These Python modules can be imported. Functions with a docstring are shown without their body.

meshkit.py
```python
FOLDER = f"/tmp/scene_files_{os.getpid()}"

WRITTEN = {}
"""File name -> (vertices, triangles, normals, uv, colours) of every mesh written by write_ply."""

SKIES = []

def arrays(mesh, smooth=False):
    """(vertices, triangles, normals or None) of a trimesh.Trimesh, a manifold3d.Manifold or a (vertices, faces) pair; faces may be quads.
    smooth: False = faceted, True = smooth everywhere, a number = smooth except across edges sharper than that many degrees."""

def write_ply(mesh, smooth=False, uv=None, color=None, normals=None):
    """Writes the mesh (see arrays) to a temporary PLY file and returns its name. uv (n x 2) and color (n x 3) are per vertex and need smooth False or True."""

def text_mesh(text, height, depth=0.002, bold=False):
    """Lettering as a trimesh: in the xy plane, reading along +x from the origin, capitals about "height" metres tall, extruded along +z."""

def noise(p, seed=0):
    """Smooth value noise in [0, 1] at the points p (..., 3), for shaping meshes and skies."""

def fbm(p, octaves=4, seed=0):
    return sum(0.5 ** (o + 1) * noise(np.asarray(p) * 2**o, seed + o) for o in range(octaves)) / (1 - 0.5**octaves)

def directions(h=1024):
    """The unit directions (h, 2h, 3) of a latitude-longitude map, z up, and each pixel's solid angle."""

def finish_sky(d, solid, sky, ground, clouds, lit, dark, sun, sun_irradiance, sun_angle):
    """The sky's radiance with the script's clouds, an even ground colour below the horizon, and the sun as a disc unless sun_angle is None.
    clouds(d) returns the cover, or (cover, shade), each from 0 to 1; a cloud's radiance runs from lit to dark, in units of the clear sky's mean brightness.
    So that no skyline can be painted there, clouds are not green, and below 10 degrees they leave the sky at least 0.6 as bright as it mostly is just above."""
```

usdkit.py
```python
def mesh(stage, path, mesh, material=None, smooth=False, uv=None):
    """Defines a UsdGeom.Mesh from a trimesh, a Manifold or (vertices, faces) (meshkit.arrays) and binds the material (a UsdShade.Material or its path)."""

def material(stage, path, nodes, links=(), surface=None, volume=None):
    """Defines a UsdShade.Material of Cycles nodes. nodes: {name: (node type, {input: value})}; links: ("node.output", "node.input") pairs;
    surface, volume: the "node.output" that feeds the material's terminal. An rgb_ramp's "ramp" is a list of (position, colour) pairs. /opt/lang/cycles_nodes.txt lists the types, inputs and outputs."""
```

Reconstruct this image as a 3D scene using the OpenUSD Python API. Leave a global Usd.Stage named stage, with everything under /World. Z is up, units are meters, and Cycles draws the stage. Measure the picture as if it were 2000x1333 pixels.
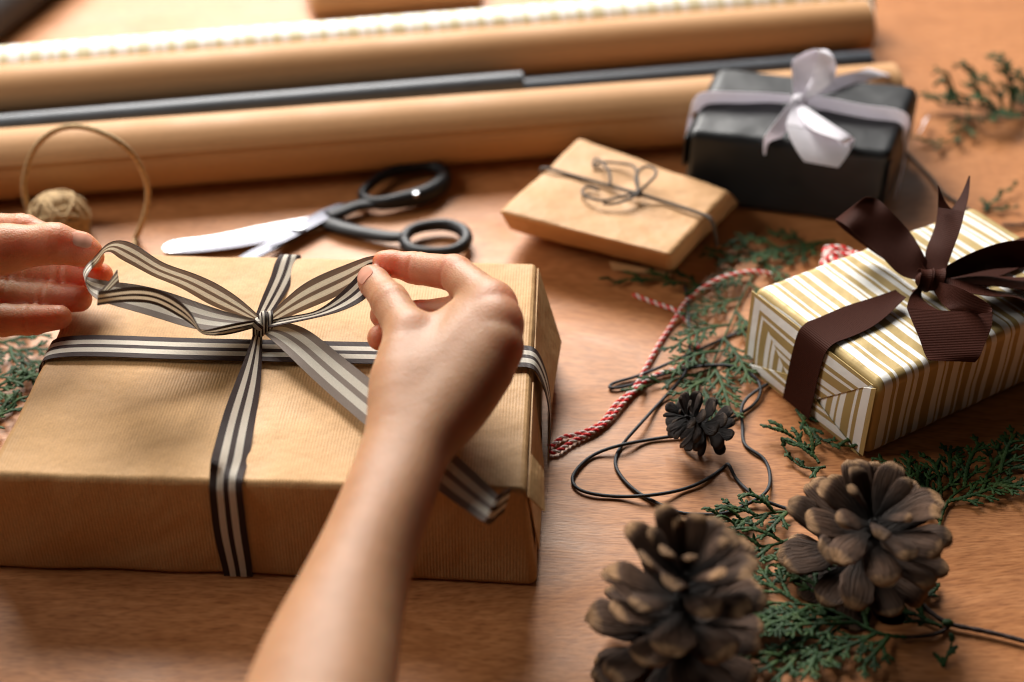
import math, numpy as np, trimesh, usdkit, meshkit
from scipy.interpolate import CubicSpline
from pxr import Usd, UsdGeom, UsdLux, UsdShade, Gf, Sdf, Vt

stage = Usd.Stage.CreateInMemory()
UsdGeom.SetStageUpAxis(stage, 'Z')
UsdGeom.Xform.Define(stage, '/World')
UsdGeom.Scope.Define(stage, '/World/Looks')

# ------------------------------------------------------------------ camera, light, exposure
TH, FPX, CH = math.radians(37.2), 2777.8, 0.58      # pitch below the horizon, 50 mm lens on 36 mm, height
CAM = np.array([0, 0, CH])
FW = np.array([0, math.cos(TH), -math.sin(TH)])
UP = np.array([0, math.sin(TH), math.cos(TH)])
RT = np.array([1.0, 0, 0])
cam = UsdGeom.Camera.Define(stage, '/World/camera')
cam.CreateHorizontalApertureAttr(36.0)
cam.CreateFocalLengthAttr(50.0)
cam.CreateFStopAttr(3.2)
cam.CreateFocusDistanceAttr(0.835)
cam.CreateExposureAttr(0.0)
cam.AddTransformOp().Set(Gf.Matrix4d(*RT, 0, *UP, 0, *(-FW), 0, *CAM, 1))


def rect_light(name, pos, target, w, h, inten, color):
    L = UsdLux.RectLight.Define(stage, '/World/' + name)
    L.CreateWidthAttr(w); L.CreateHeightAttr(h); L.CreateIntensityAttr(inten); L.CreateColorAttr(Gf.Vec3f(*color))
    p, t = np.array(pos, float), np.array(target, float)
    z = (p - t) / np.linalg.norm(p - t)
    x = np.cross([0, 0, 1.0], z)
    x = np.array([1.0, 0, 0]) if np.linalg.norm(x) < 1e-6 else x / np.linalg.norm(x)
    y = np.cross(z, x)
    L.AddTransformOp().Set(Gf.Matrix4d(*x, 0, *y, 0, *z, 0, *p, 1))


rect_light('window_light', (-0.50, 2.75, 1.55), (0.0, 0.75, 0.0), 1.55, 1.2, 32.5, (1.0, 0.965, 0.915))  # out of view behind the rolls, lights the table from the back left
rect_light('side_window_light', (-1.6, 0.80, 1.25), (0.0, 0.65, 0.0), 0.9, 0.9, 9.0, (1.0, 0.955, 0.885))  # unseen source, placed to light the arm and near table from the left
rect_light('far_window_light', (1.5, 3.6, 1.3), (0.2, 1.2, 0.0), 1.2, 1.2, 1.0, (1.0, 0.98, 0.96))  # unseen weak source, gives the far right of the table a pale wash
rect_light('room_light', (0.0, -0.6, 2.5), (0.0, 0.8, 0.0), 3.2, 3.2, 0.085, (1.0, 0.88, 0.74))  # added dim overhead fill, stands in for light bounced round the room


def ray(px, py):
    return FW + RT * ((px - 1000) / FPX) + UP * ((666.5 - py) / FPX)


def at(px, py, z=0.0):                   # point at height z seen at photo pixel
    d = ray(px, py)
    return CAM + d * ((z - CH) / d[2])


def dp(px, py, Z):                       # point at optical depth Z
    return CAM + ray(px, py) * Z


def unit(v):
    v = np.asarray(v, float)
    return v / max(np.linalg.norm(v), 1e-12)


# ------------------------------------------------------------------ scene tree helpers
used = {}


def numbered(parent, name):
    k = (str(parent), name)
    n = used.get(k, 0); used[k] = n + 1
    return f'{parent}/{name}' + (f'_{n:03d}' if n else '')


def tag(prim, label=None, cat=None, group=None, kind=None):
    for k, v in (('label', label), ('category', cat), ('group', group), ('kind', kind)):
        if v:
            prim.SetCustomDataByKey(k, v)
    return prim


def thing(name, label, cat, group=None, loc=(0, 0, 0)):
    x = UsdGeom.Xform.Define(stage, numbered('/World', name))
    x.AddTranslateOp().Set(Gf.Vec3d(*map(float, loc)))
    return tag(x.GetPrim(), label, cat, group)


def origin_of(prim):
    o = np.zeros(3)
    while prim and str(prim.GetPath()) != '/World' and str(prim.GetPath()) != '/':
        ops = UsdGeom.Xformable(prim).GetOrderedXformOps()
        if ops:
            o = o + np.array(ops[0].Get())
        prim = prim.GetParent()
    return o


def part(name, mesh, mat, parent, smooth=35, uv=None, label=None, kind=None):
    path = numbered(parent.GetPath() if parent else '/World', name)
    o = origin_of(parent) if parent else np.zeros(3)
    if hasattr(mesh, 'vertices'):
        mesh = (np.array(mesh.vertices), np.array(mesh.faces))
    m = usdkit.mesh(stage, path, (np.asarray(mesh[0], float) - o, np.asarray(mesh[1], int)), M[mat], smooth=smooth, uv=uv)
    return tag(m.GetPrim(), label, None, None, kind)


# ------------------------------------------------------------------ materials
M = {}


def mat(name, nodes, links, surface='p.BSDF'):
    M[name] = usdkit.material(stage, '/World/Looks/' + name, nodes, links, surface=surface)


def simple(name, col, rough=0.6, var=0.12, scale=60, bump=0.0, bscale=400, **extra):
    c = np.array(col)
    nodes = {'g': ('geometry', {}), 'n': ('noise_texture', {'scale': scale, 'detail': 4.0}),
             'r': ('rgb_ramp', {'ramp': [(0.3, tuple(c * (1 - var))), (0.7, tuple(np.minimum(c * (1 + var), 1)))]}),
             'p': ('principled_bsdf', {'roughness': rough, **extra})}
    links = [('g.position', 'n.vector'), ('n.fac', 'r.fac'), ('r.color', 'p.base_color')]
    if bump:
        nodes['n2'] = ('noise_texture', {'scale': bscale, 'detail': 3.0})
        nodes['b'] = ('bump', {'strength': 1.0, 'distance': bump})
        links += [('g.position', 'n2.vector'), ('n2.fac', 'b.height'), ('b.normal', 'p.normal')]
    mat(name, nodes, links)


# table: orange-brown stained veneer, long fine grain
mat('wood', {
    'g': ('geometry', {}),
    'm': ('mapping', {'rotation': (0, 0, math.radians(28)), 'scale': (48, 300, 1)}),
    'm2': ('mapping', {'rotation': (0, 0, math.radians(28)), 'scale': (9, 24, 1)}),
    'm3': ('mapping', {'rotation': (0, 0, math.radians(28)), 'scale': (130, 900, 1)}),
    'w': ('noise_texture', {'scale': 3.0, 'detail': 2.0}),
    'wa': ('vector_math', {'math_type': 'multiply_add', 'vector2': (0.10, 0.10, 0.0)}),
    'n': ('noise_texture', {'scale': 1.0, 'detail': 5.0, 'roughness': 0.6}),
    'n2': ('noise_texture', {'scale': 1.0, 'detail': 4.0, 'distortion': 0.6}),
    'n3': ('noise_texture', {'scale': 1.0, 'detail': 3.0}),
    'r': ('rgb_ramp', {'ramp': [(0.25, (0.27, 0.096, 0.032)), (0.5, (0.39, 0.155, 0.054)), (0.78, (0.49, 0.215, 0.085))]}),
    'r2': ('rgb_ramp', {'ramp': [(0.3, (0.90, 0.88, 0.86)), (0.55, (1, 1, 1)), (0.8, (1.0, 1.0, 1.0))]}),
    'r3': ('rgb_ramp', {'ramp': [(0.34, (0.72, 0.66, 0.60)), (0.50, (1, 1, 1)), (0.66, (1.12, 1.12, 1.12))]}), 'mx3': ('mix', {'mix_type': 'multiply', 'fac': 1.0}),
    'mx': ('mix', {'mix_type': 'multiply', 'fac': 1.0}),
    'rr': ('map_range', {'from_min': 0.3, 'from_max': 0.7, 'to_min': 0.36, 'to_max': 0.56}),
    'b': ('bump', {'strength': 0.35, 'distance': 0.0004}),
    'p': ('principled_bsdf', {'specular_ior_level': 0.36, 'specular_tint': (1.0, 0.88, 0.74)})},
    [('g.position', 'w.vector'), ('w.color', 'wa.vector1'), ('g.position', 'wa.vector3'),
     ('wa.vector', 'm.vector'), ('wa.vector', 'm2.vector'), ('wa.vector', 'm3.vector'),
     ('m.vector', 'n.vector'), ('m2.vector', 'n2.vector'), ('m3.vector', 'n3.vector'),
     ('n.fac', 'r.fac'), ('n2.fac', 'r2.fac'), ('r.color', 'mx.color1'), ('r2.color', 'mx.color2'),
     ('mx.color', 'mx3.color1'), ('n3.fac', 'r3.fac'), ('r3.color', 'mx3.color2'), ('mx3.color', 'p.base_color'), ('n2.fac', 'rr.value'), ('rr.result', 'p.roughness'),
     ('n3.fac', 'b.height'), ('b.normal', 'p.normal')])


def kraft(name, col, rot=0.0, rib=620.0, strength=0.25, rough=0.56, crease=0.0016, shade=0.06):
    c = np.array(col)
    mat(name, {
        'g': ('geometry', {}),
        'm': ('mapping', {'rotation': (0, 0, rot)}),
        'wv': ('wave_texture', {'wave_type': 'bands', 'bands_direction': 'x', 'scale': rib / 20.0, 'distortion': 0.6, 'detail': 2.0, 'detail_scale': 2.0}),
        'fi': ('noise_texture', {'scale': 900.0, 'detail': 3.0}),
        'lo': ('noise_texture', {'scale': 16.0, 'detail': 4.0, 'roughness': 0.55}),
        'r': ('rgb_ramp', {'ramp': [(0.3, tuple(c * 0.88)), (0.7, tuple(np.minimum(c * 1.1, 1)))]}),
        'r2': ('rgb_ramp', {'ramp': [(0.0, (1 - shade,) * 3), (1.0, (1, 1, 1))]}),
        'mx': ('mix', {'mix_type': 'multiply', 'fac': 1.0}),
        'b1': ('bump', {'strength': strength, 'distance': 0.0005}),
        'b2': ('bump', {'strength': 0.7, 'distance': crease * 4}),
        'rr': ('map_range', {'from_min': 0.3, 'from_max': 0.7, 'to_min': rough - 0.07, 'to_max': rough + 0.1}),
        'p': ('principled_bsdf', {'specular_ior_level': 0.22})},
        [('g.position', 'm.vector'), ('m.vector', 'wv.vector'), ('g.position', 'fi.vector'), ('g.position', 'lo.vector'),
         ('fi.fac', 'r.fac'), ('wv.fac', 'r2.fac'), ('r.color', 'mx.color1'), ('r2.color', 'mx.color2'), ('mx.color', 'p.base_color'),
         ('lo.fac', 'b2.height'), ('b2.normal', 'b1.normal'), ('wv.fac', 'b1.height'), ('b1.normal', 'p.normal'),
         ('lo.fac', 'rr.value'), ('rr.result', 'p.roughness')])


kraft('kraft_ribbed', (0.53, 0.312, 0.138), 0.044, 3600.0, 0.25, 0.60)
kraft('kraft_plain', (0.47, 0.265, 0.12), 0.5, 300, 0.0, shade=0.0)
kraft('kraft_roll', (0.47, 0.255, 0.115), 0.1, 300, 0.0, 0.60, 0.0002, 0.0)
simple('roll_core', (0.30, 0.20, 0.12), 0.8)
simple('black_paper', (0.0075, 0.0085, 0.0100), 0.48, 0.2, 40, 0.0008, 38, specular_ior_level=0.4)
simple('grey_paper', (0.045, 0.055, 0.07), 0.5, 0.15, 60)
simple('dark_cloth', (0.05, 0.045, 0.045), 0.8)
simple('metal', (0.30, 0.31, 0.33), 0.36, 0.05, 200, 0.00003, 900, metallic=1.0)
simple('metal_shaded', (0.040, 0.040, 0.048), 0.34, 0.05, 200, metallic=1.0)  # same steel, darkened in colour where faces reflect less light
simple('black_plastic', (0.008, 0.008, 0.010), 0.5, 0.2, 100, specular_ior_level=0.3)
simple('cord_black', (0.012, 0.013, 0.018), 0.6, 0.3, 900, 0.0003, 2500)
simple('cord_grey', (0.085, 0.07, 0.058), 0.8, 0.3, 500, 0.0004, 1800)
simple('jute', (0.40, 0.265, 0.125), 0.85, 0.3, 400, 0.0006, 1500)
simple('red_thread', (0.68, 0.018, 0.018), 0.75, 0.2, 900, 0.0002, 2500)
simple('white_thread', (0.78, 0.70, 0.66), 0.8, 0.08, 900, 0.0002, 2500)
simple('twig', (0.045, 0.026, 0.02), 0.8, 0.3, 300, 0.0006, 700)
simple('nail', (0.56, 0.27, 0.19), 0.45, 0.04, 200, specular_ior_level=0.0)

mat('leaf', {
    'g': ('geometry', {}), 'n': ('noise_texture', {'scale': 90.0, 'detail': 3.0}), 'n2': ('noise_texture', {'scale': 900.0, 'detail': 2.0}),
    'r': ('rgb_ramp', {'ramp': [(0.3, (0.012, 0.032, 0.009)), (0.52, (0.022, 0.060, 0.014)), (0.68, (0.050, 0.088, 0.020)), (0.82, (0.085, 0.075, 0.025))]}),
    'b': ('bump', {'strength': 0.7, 'distance': 0.0006}),
    'p': ('principled_bsdf', {'roughness': 0.6, 'specular_ior_level': 0.25}), 't': ('translucent_bsdf', {'color': (0.07, 0.13, 0.02)}), 'x': ('mix_closure', {'fac': 0.15})},
    [('g.position', 'n.vector'), ('g.position', 'n2.vector'), ('n.fac', 'r.fac'), ('r.color', 'p.base_color'), ('n2.fac', 'b.height'), ('b.normal', 'p.normal'),
     ('p.BSDF', 'x.closure1'), ('t.BSDF', 'x.closure2')], 'x.closure')

# skin
mat('skin', {
    'g': ('geometry', {}),
    'n': ('noise_texture', {'scale': 70.0, 'detail': 7.0, 'roughness': 0.65}),
    'v': ('voronoi_texture', {'scale': 900.0}),
    'n2': ('noise_texture', {'scale': 260.0, 'detail': 4.0}),
    'at': ('attribute', {'attribute': 'st'}),
    'sx': ('separate_xyz', {}),
    'r': ('rgb_ramp', {'ramp': [(0.36, (0.345, 0.177, 0.090)), (0.66, (0.395, 0.208, 0.110))]}),
    'red': ('mix', {'color2': (0.46, 0.15, 0.085)}),
    'b': ('bump', {'strength': 0.4, 'distance': 0.0004}),
    'b2': ('bump', {'strength': 0.25, 'distance': 0.00025}),
    'p': ('principled_bsdf', {'roughness': 0.5, 'specular_ior_level': 0.3, 'subsurface_weight': 0.5, 'subsurface_scale': 0.0045, 'subsurface_radius': (1.0, 0.36, 0.18)})},
    [('g.position', 'n.vector'), ('g.position', 'v.vector'), ('g.position', 'n2.vector'), ('n.fac', 'r.fac'), ('r.color', 'red.color1'),
     ('at.vector', 'sx.vector'), ('sx.x', 'red.fac'), ('red.color', 'p.base_color'),
     ('v.distance', 'b.height'), ('n2.fac', 'b2.height'), ('b2.normal', 'b.normal'), ('b.normal', 'p.normal')])

# striped woven ribbon: st.x across the ribbon, st.y along it in metres
PK, PW = (0.40, 0.33, 0.285), (0.92, 0.88, 0.78)          # the paler reverse of the ribbon
DK, WH = (0.058, 0.032, 0.028), (0.86, 0.80, 0.69)
mat('ribbon_striped', {
    'u': ('attribute', {'attribute': 'st'}), 's': ('separate_xyz', {}),
    'half': ('math', {'math_type': 'multiply', 'value2': 0.5}),
    'r': ('rgb_ramp', {'interpolate': False, 'ramp': [(q / 2, c) for q, c in zip((0.0, .215, .42, .575, .785), (DK, WH, DK, WH, DK))] + [(.5 + q / 2, c) for q, c in zip((0.0, .215, .42, .575, .785), (PK, PW, PK, PW, PK))]}),
    'wv': ('math', {'math_type': 'multiply', 'value2': 9000.0}), 'sn': ('math', {'math_type': 'sine'}),
    'g': ('geometry', {}), 'n': ('noise_texture', {'scale': 1500.0, 'detail': 2.0}), 'hi': ('math', {'math_type': 'add'}),
    'r2': ('rgb_ramp', {'ramp': [(0.3, (0.88, 0.88, 0.88)), (0.7, (1, 1, 1))]}), 'mx': ('mix', {'mix_type': 'multiply', 'fac': 1.0}),
    'b': ('bump', {'strength': 0.5, 'distance': 0.0002}),
    'p': ('principled_bsdf', {'roughness': 0.5, 'specular_ior_level': 0.3}),
    't': ('translucent_bsdf', {}), 'x': ('mix_closure', {'fac': 0.38})},
    [('u.vector', 's.vector'), ('s.x', 'half.value1'), ('half.value', 'r.fac'), ('s.y', 'wv.value1'), ('wv.value', 'sn.value1'),
     ('g.position', 'n.vector'), ('n.fac', 'r2.fac'), ('n.fac', 'hi.value1'), ('sn.value', 'hi.value2'), ('r.color', 'mx.color1'), ('r2.color', 'mx.color2'),
     ('hi.value', 'b.height'), ('mx.color', 'p.base_color'), ('mx.color', 't.color'), ('b.normal', 'p.normal'),
     ('p.BSDF', 'x.closure1'), ('t.BSDF', 'x.closure2')], 'x.closure')


def satin(name, col, rough, tr, tint=(1, 1, 1), spec=0.35):
    c = np.array(col)
    mat(name, {
        'u': ('attribute', {'attribute': 'st'}), 's': ('separate_xyz', {}),
        'wv': ('math', {'math_type': 'multiply', 'value2': 5200.0}), 'sn': ('math', {'math_type': 'sine'}),
        'g': ('geometry', {}), 'n': ('noise_texture', {'scale': 1100.0, 'detail': 3.0}), 'hi': ('math', {'math_type': 'add'}),
        'r': ('rgb_ramp', {'ramp': [(0.3, tuple(c * 0.8)), (0.7, tuple(c * 1.15))]}),
        'b': ('bump', {'strength': 0.45, 'distance': 0.00025}),
        'p': ('principled_bsdf', {'roughness': rough, 'specular_ior_level': spec, 'specular_tint': tint}),
        't': ('translucent_bsdf', {'color': tuple(c)}), 'x': ('mix_closure', {'fac': tr})},
        [('u.vector', 's.vector'), ('s.y', 'wv.value1'), ('wv.value', 'sn.value1'), ('g.position', 'n.vector'), ('n.fac', 'hi.value1'), ('sn.value', 'hi.value2'),
         ('hi.value', 'b.height'), ('n.fac', 'r.fac'), ('r.color', 'p.base_color'), ('b.normal', 'p.normal'), ('p.BSDF', 'x.closure1'), ('t.BSDF', 'x.closure2')], 'x.closure')


satin('ribbon_brown', (0.042, 0.0125, 0.008), 0.55, 0.06, (1.0, 0.6, 0.48), 0.06)
satin('ribbon_lilac', (0.90, 0.87, 0.92), 0.4, 0.32)

# gold striped paper: st.x is the distance along the stripe direction in metres
GO, WP = (0.44, 0.315, 0.125), (0.82, 0.80, 0.76)
PERIOD = 0.056
_w = [('W', 3.0), ('G', 5.2), ('W', 3.6), ('G', 1.2), ('W', 1.6), ('G', 3.2), ('W', 4.2), ('G', 2.0), ('W', 1.5), ('G', 4.6), ('W', 2.9), ('G', 1.3), ('W', 2.4), ('G', 3.3)]
_tot = sum(w for _, w in _w)
_ramp, _met, _x = [], [], 0.0
for c, w in _w:
    _ramp.append((_x / _tot, GO if c == 'G' else WP)); _met.append((_x / _tot, (0.22,) * 3 if c == 'G' else (0.0,) * 3)); _x += w


def goldpaper(name, k, ramp=_ramp, met=_met):
    mat(name, {
        'u': ('attribute', {'attribute': 'st'}), 's': ('separate_xyz', {}),
        'd': ('math', {'math_type': 'multiply', 'value2': k / PERIOD}), 'f': ('math', {'math_type': 'fraction'}),
        'r': ('rgb_ramp', {'interpolate': False, 'ramp': ramp}), 'r2': ('rgb_ramp', {'interpolate': False, 'ramp': met}),
        'g': ('geometry', {}), 'n': ('noise_texture', {'scale': 45.0, 'detail': 4.0}), 'b': ('bump', {'strength': 0.4, 'distance': 0.003}),
        'p': ('principled_bsdf', {'roughness': 0.5})},
        [('u.vector', 's.vector'), ('s.x', 'd.value1'), ('d.value', 'f.value1'), ('f.value', 'r.fac'), ('f.value', 'r2.fac'),
         ('r.color', 'p.base_color'), ('r2.color', 'p.metallic'), ('g.position', 'n.vector'), ('n.fac', 'b.height'), ('b.normal', 'p.normal')])


goldpaper('gold_paper', 1.0)
goldpaper('gold_roll_paper', 0.62, [(x, (0.62, 0.56, 0.36) if c == GO else c) for x, c in _ramp], [(x, (0.0,) * 3) for x, _ in _met])


# pine cone scales: st.y runs from root (0) to rim (1), st.x across; near-black roots include the shade between scales
def conemat(name, shaded_root, body, rim):
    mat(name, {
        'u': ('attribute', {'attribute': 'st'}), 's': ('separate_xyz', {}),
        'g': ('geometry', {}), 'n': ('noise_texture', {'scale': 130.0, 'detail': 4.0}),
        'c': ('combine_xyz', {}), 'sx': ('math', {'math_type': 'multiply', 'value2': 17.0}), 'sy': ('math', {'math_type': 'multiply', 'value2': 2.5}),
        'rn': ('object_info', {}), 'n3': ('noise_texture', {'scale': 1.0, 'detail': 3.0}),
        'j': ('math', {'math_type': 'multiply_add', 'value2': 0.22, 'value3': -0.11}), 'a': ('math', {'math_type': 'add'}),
        'r': ('rgb_ramp', {'ramp': [(0.0, shaded_root), (0.35, tuple(np.array(body) * 0.30)), (0.68, body), (0.88, tuple(np.array(body) * 1.1)), (0.97, rim), (1.0, rim)]}),
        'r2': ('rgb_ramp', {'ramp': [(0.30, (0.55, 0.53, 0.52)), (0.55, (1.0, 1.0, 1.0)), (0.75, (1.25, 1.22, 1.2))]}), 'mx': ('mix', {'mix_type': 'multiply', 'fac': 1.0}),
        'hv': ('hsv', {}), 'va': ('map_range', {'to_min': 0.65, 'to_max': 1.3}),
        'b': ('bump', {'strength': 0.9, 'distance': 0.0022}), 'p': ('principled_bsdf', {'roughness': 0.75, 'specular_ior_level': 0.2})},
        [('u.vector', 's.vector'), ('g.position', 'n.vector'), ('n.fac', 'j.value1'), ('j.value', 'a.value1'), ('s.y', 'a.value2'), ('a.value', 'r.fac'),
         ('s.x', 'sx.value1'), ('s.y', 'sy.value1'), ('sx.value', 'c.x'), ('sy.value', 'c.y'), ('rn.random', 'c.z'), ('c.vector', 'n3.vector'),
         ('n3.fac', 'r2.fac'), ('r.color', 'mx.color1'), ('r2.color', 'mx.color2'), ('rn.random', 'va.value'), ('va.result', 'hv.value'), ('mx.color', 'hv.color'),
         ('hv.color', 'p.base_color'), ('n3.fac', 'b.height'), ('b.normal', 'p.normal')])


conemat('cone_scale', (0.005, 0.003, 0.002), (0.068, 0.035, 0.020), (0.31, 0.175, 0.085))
conemat('cone_scale_small', (0.010, 0.007, 0.006), (0.022, 0.014, 0.011), (0.085, 0.055, 0.036))
simple('cone_core', (0.008, 0.005, 0.004), 0.9)  # near black, so the gaps between scales look deep in shade


# ------------------------------------------------------------------ geometry helpers
def spline(pts, n):
    pts = np.asarray(pts, float)
    d = np.r_[0, np.cumsum(np.maximum(np.linalg.norm(np.diff(pts, axis=0), axis=1), 1e-6) ** 0.6)]
    t = np.linspace(0, d[-1], n)
    return CubicSpline(d, pts, bc_type='natural')(t)


def frames(path, up=(0, 0, 1)):
    t = np.gradient(path, axis=0)
    t /= np.maximum(np.linalg.norm(t, axis=1, keepdims=True), 1e-12)
    n = np.zeros_like(t)
    u = np.array(up, float)
    if abs(u @ t[0]) > 0.9:
        u = np.array([1.0, 0, 0])
    n[0] = unit(u - t[0] * (u @ t[0]))
    for i in range(1, len(t)):
        v = n[i - 1] - t[i] * (n[i - 1] @ t[i])
        n[i] = unit(v)
    return t, n, np.cross(t, n)


def tube(path, r, seg=8, flat=1.0, up=(0, 0, 1)):
    path = np.asarray(path, float)
    t, n, b = frames(path, up)
    r = np.broadcast_to(np.asarray(r, float), (len(path),))
    a = np.arange(seg) / seg * 2 * np.pi
    v = path[:, None] + r[:, None, None] * (np.cos(a)[None, :, None] * b[:, None] + flat * np.sin(a)[None, :, None] * n[:, None])
    v = v.reshape(-1, 3)
    i, j = np.meshgrid(np.arange(len(path) - 1), np.arange(seg), indexing='ij')
    k = (j + 1) % seg
    A, B, C, D = i * seg + j, i * seg + k, (i + 1) * seg + k, (i + 1) * seg + j
    f = np.vstack([np.stack([A, B, C], -1).reshape(-1, 3), np.stack([A, C, D], -1).reshape(-1, 3)])
    v = np.vstack([v, path[:1], path[-1:]])
    c0, c1 = len(v) - 2, len(v) - 1
    e = (len(path) - 1) * seg
    caps = [[c0, (q + 1) % seg, q] for q in range(seg)] + [[c1, e + q, e + (q + 1) % seg] for q in range(seg)]
    return v, np.vstack([f, caps])


def join(ms):
    v, f, n = [], [], 0
    for a, b in ms:
        v.append(a); f.append(np.asarray(b) + n); n += len(a)
    return np.vstack(v), np.vstack(f)


def seg_tube(path, r, seg, flat):
    return tube(path, r, seg, flat)


def ribbon(name, stations, matname, parent, n=60, across=7, thick=0.0004, smooth_pts=True, cup=0.0, label=None, pale=False):
    """stations: (edge A, edge B) pairs of points; a woven strip with thickness and a st coordinate."""
    S = np.array([np.r_[a, b] for a, b in stations], float)
    if smooth_pts:
        mid = (S[:, :3] + S[:, 3:]) / 2
        d = np.r_[0, np.cumsum(np.maximum(np.linalg.norm(np.diff(mid, axis=0), axis=1), 1e-5) ** 0.7)]
        S = CubicSpline(d, S, bc_type='natural')(np.linspace(0, d[-1], n))
    A, B = S[:, :3], S[:, 3:]
    n = len(S)
    w = np.linspace(0, 1, across)
    P = A[:, None] * (1 - w)[None, :, None] + B[:, None] * w[None, :, None]
    du = np.gradient(P, axis=0); dv = np.gradient(P, axis=1)
    N = np.cross(du, dv)
    N /= np.maximum(np.linalg.norm(N, axis=2, keepdims=True), 1e-12)
    if cup:
        P = P + N * (cup * (1 - (2 * w - 1) ** 2))[None, :, None]
    mid = P[:, across // 2]
    L = np.r_[0, np.cumsum(np.linalg.norm(np.diff(mid, axis=0), axis=1))]
    UV = np.stack(np.broadcast_arrays(w[None, :] * .998 + (1.0 if pale else 0.0), L[:, None]), -1)
    idx = np.arange(n * across).reshape(n, across)
    a, b, c, d_ = idx[:-1, :-1], idx[1:, :-1], idx[1:, 1:], idx[:-1, 1:]
    f = np.vstack([np.stack([a, b, c], -1).reshape(-1, 3), np.stack([a, c, d_], -1).reshape(-1, 3)])
    T, Bt = P + N * thick / 2, P - N * thick / 2
    vs, fs, us = [T.reshape(-1, 3), Bt.reshape(-1, 3)], [f, f[:, ::-1] + n * across], [UV.reshape(-1, 2)] * 2
    base = 2 * n * across
    loop = list(idx[:, 0]) + list(idx[-1, 1:]) + list(idx[::-1, -1][1:]) + list(idx[0, ::-1][1:])
    lt, lb = T.reshape(-1, 3)[loop], Bt.reshape(-1, 3)[loop]
    k = len(loop)
    vs += [lt, lb]; us += [UV.reshape(-1, 2)[loop]] * 2
    i = np.arange(k - 1)
    fs += [np.vstack([np.stack([base + i, base + k + i, base + k + i + 1], -1), np.stack([base + i, base + k + i + 1, base + i + 1], -1)])]
    return part(name, (np.vstack(vs), np.vstack(fs)), matname, parent, smooth=True, uv=np.vstack(us), label=label)


def st(ax, ay, bx, by, z, w, s=1, cent=0.5):
    """A ribbon station from its two edge pixels, the height z of its middle and its true width w; s: which edge is nearer."""
    ra, rb = ray(ax, ay), ray(bx, by)
    rm = ray((ax + bx) / 2, (ay + by) / 2)
    t = (z - CH) / rm[2]
    lo, hi = 0.0, 0.06
    L = lambda q: np.linalg.norm(ra * (t - s * q) - rb * (t + s * q))
    if L(0) >= w:
        A, B = CAM + ra * t, CAM + rb * t
        m = (A + B) / 2
        return A, B
    for _ in range(40):
        q = (lo + hi) / 2
        if L(q) > w: hi = q
        else: lo = q
    return CAM + ra * (t - s * q), CAM + rb * (t + s * q)


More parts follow.
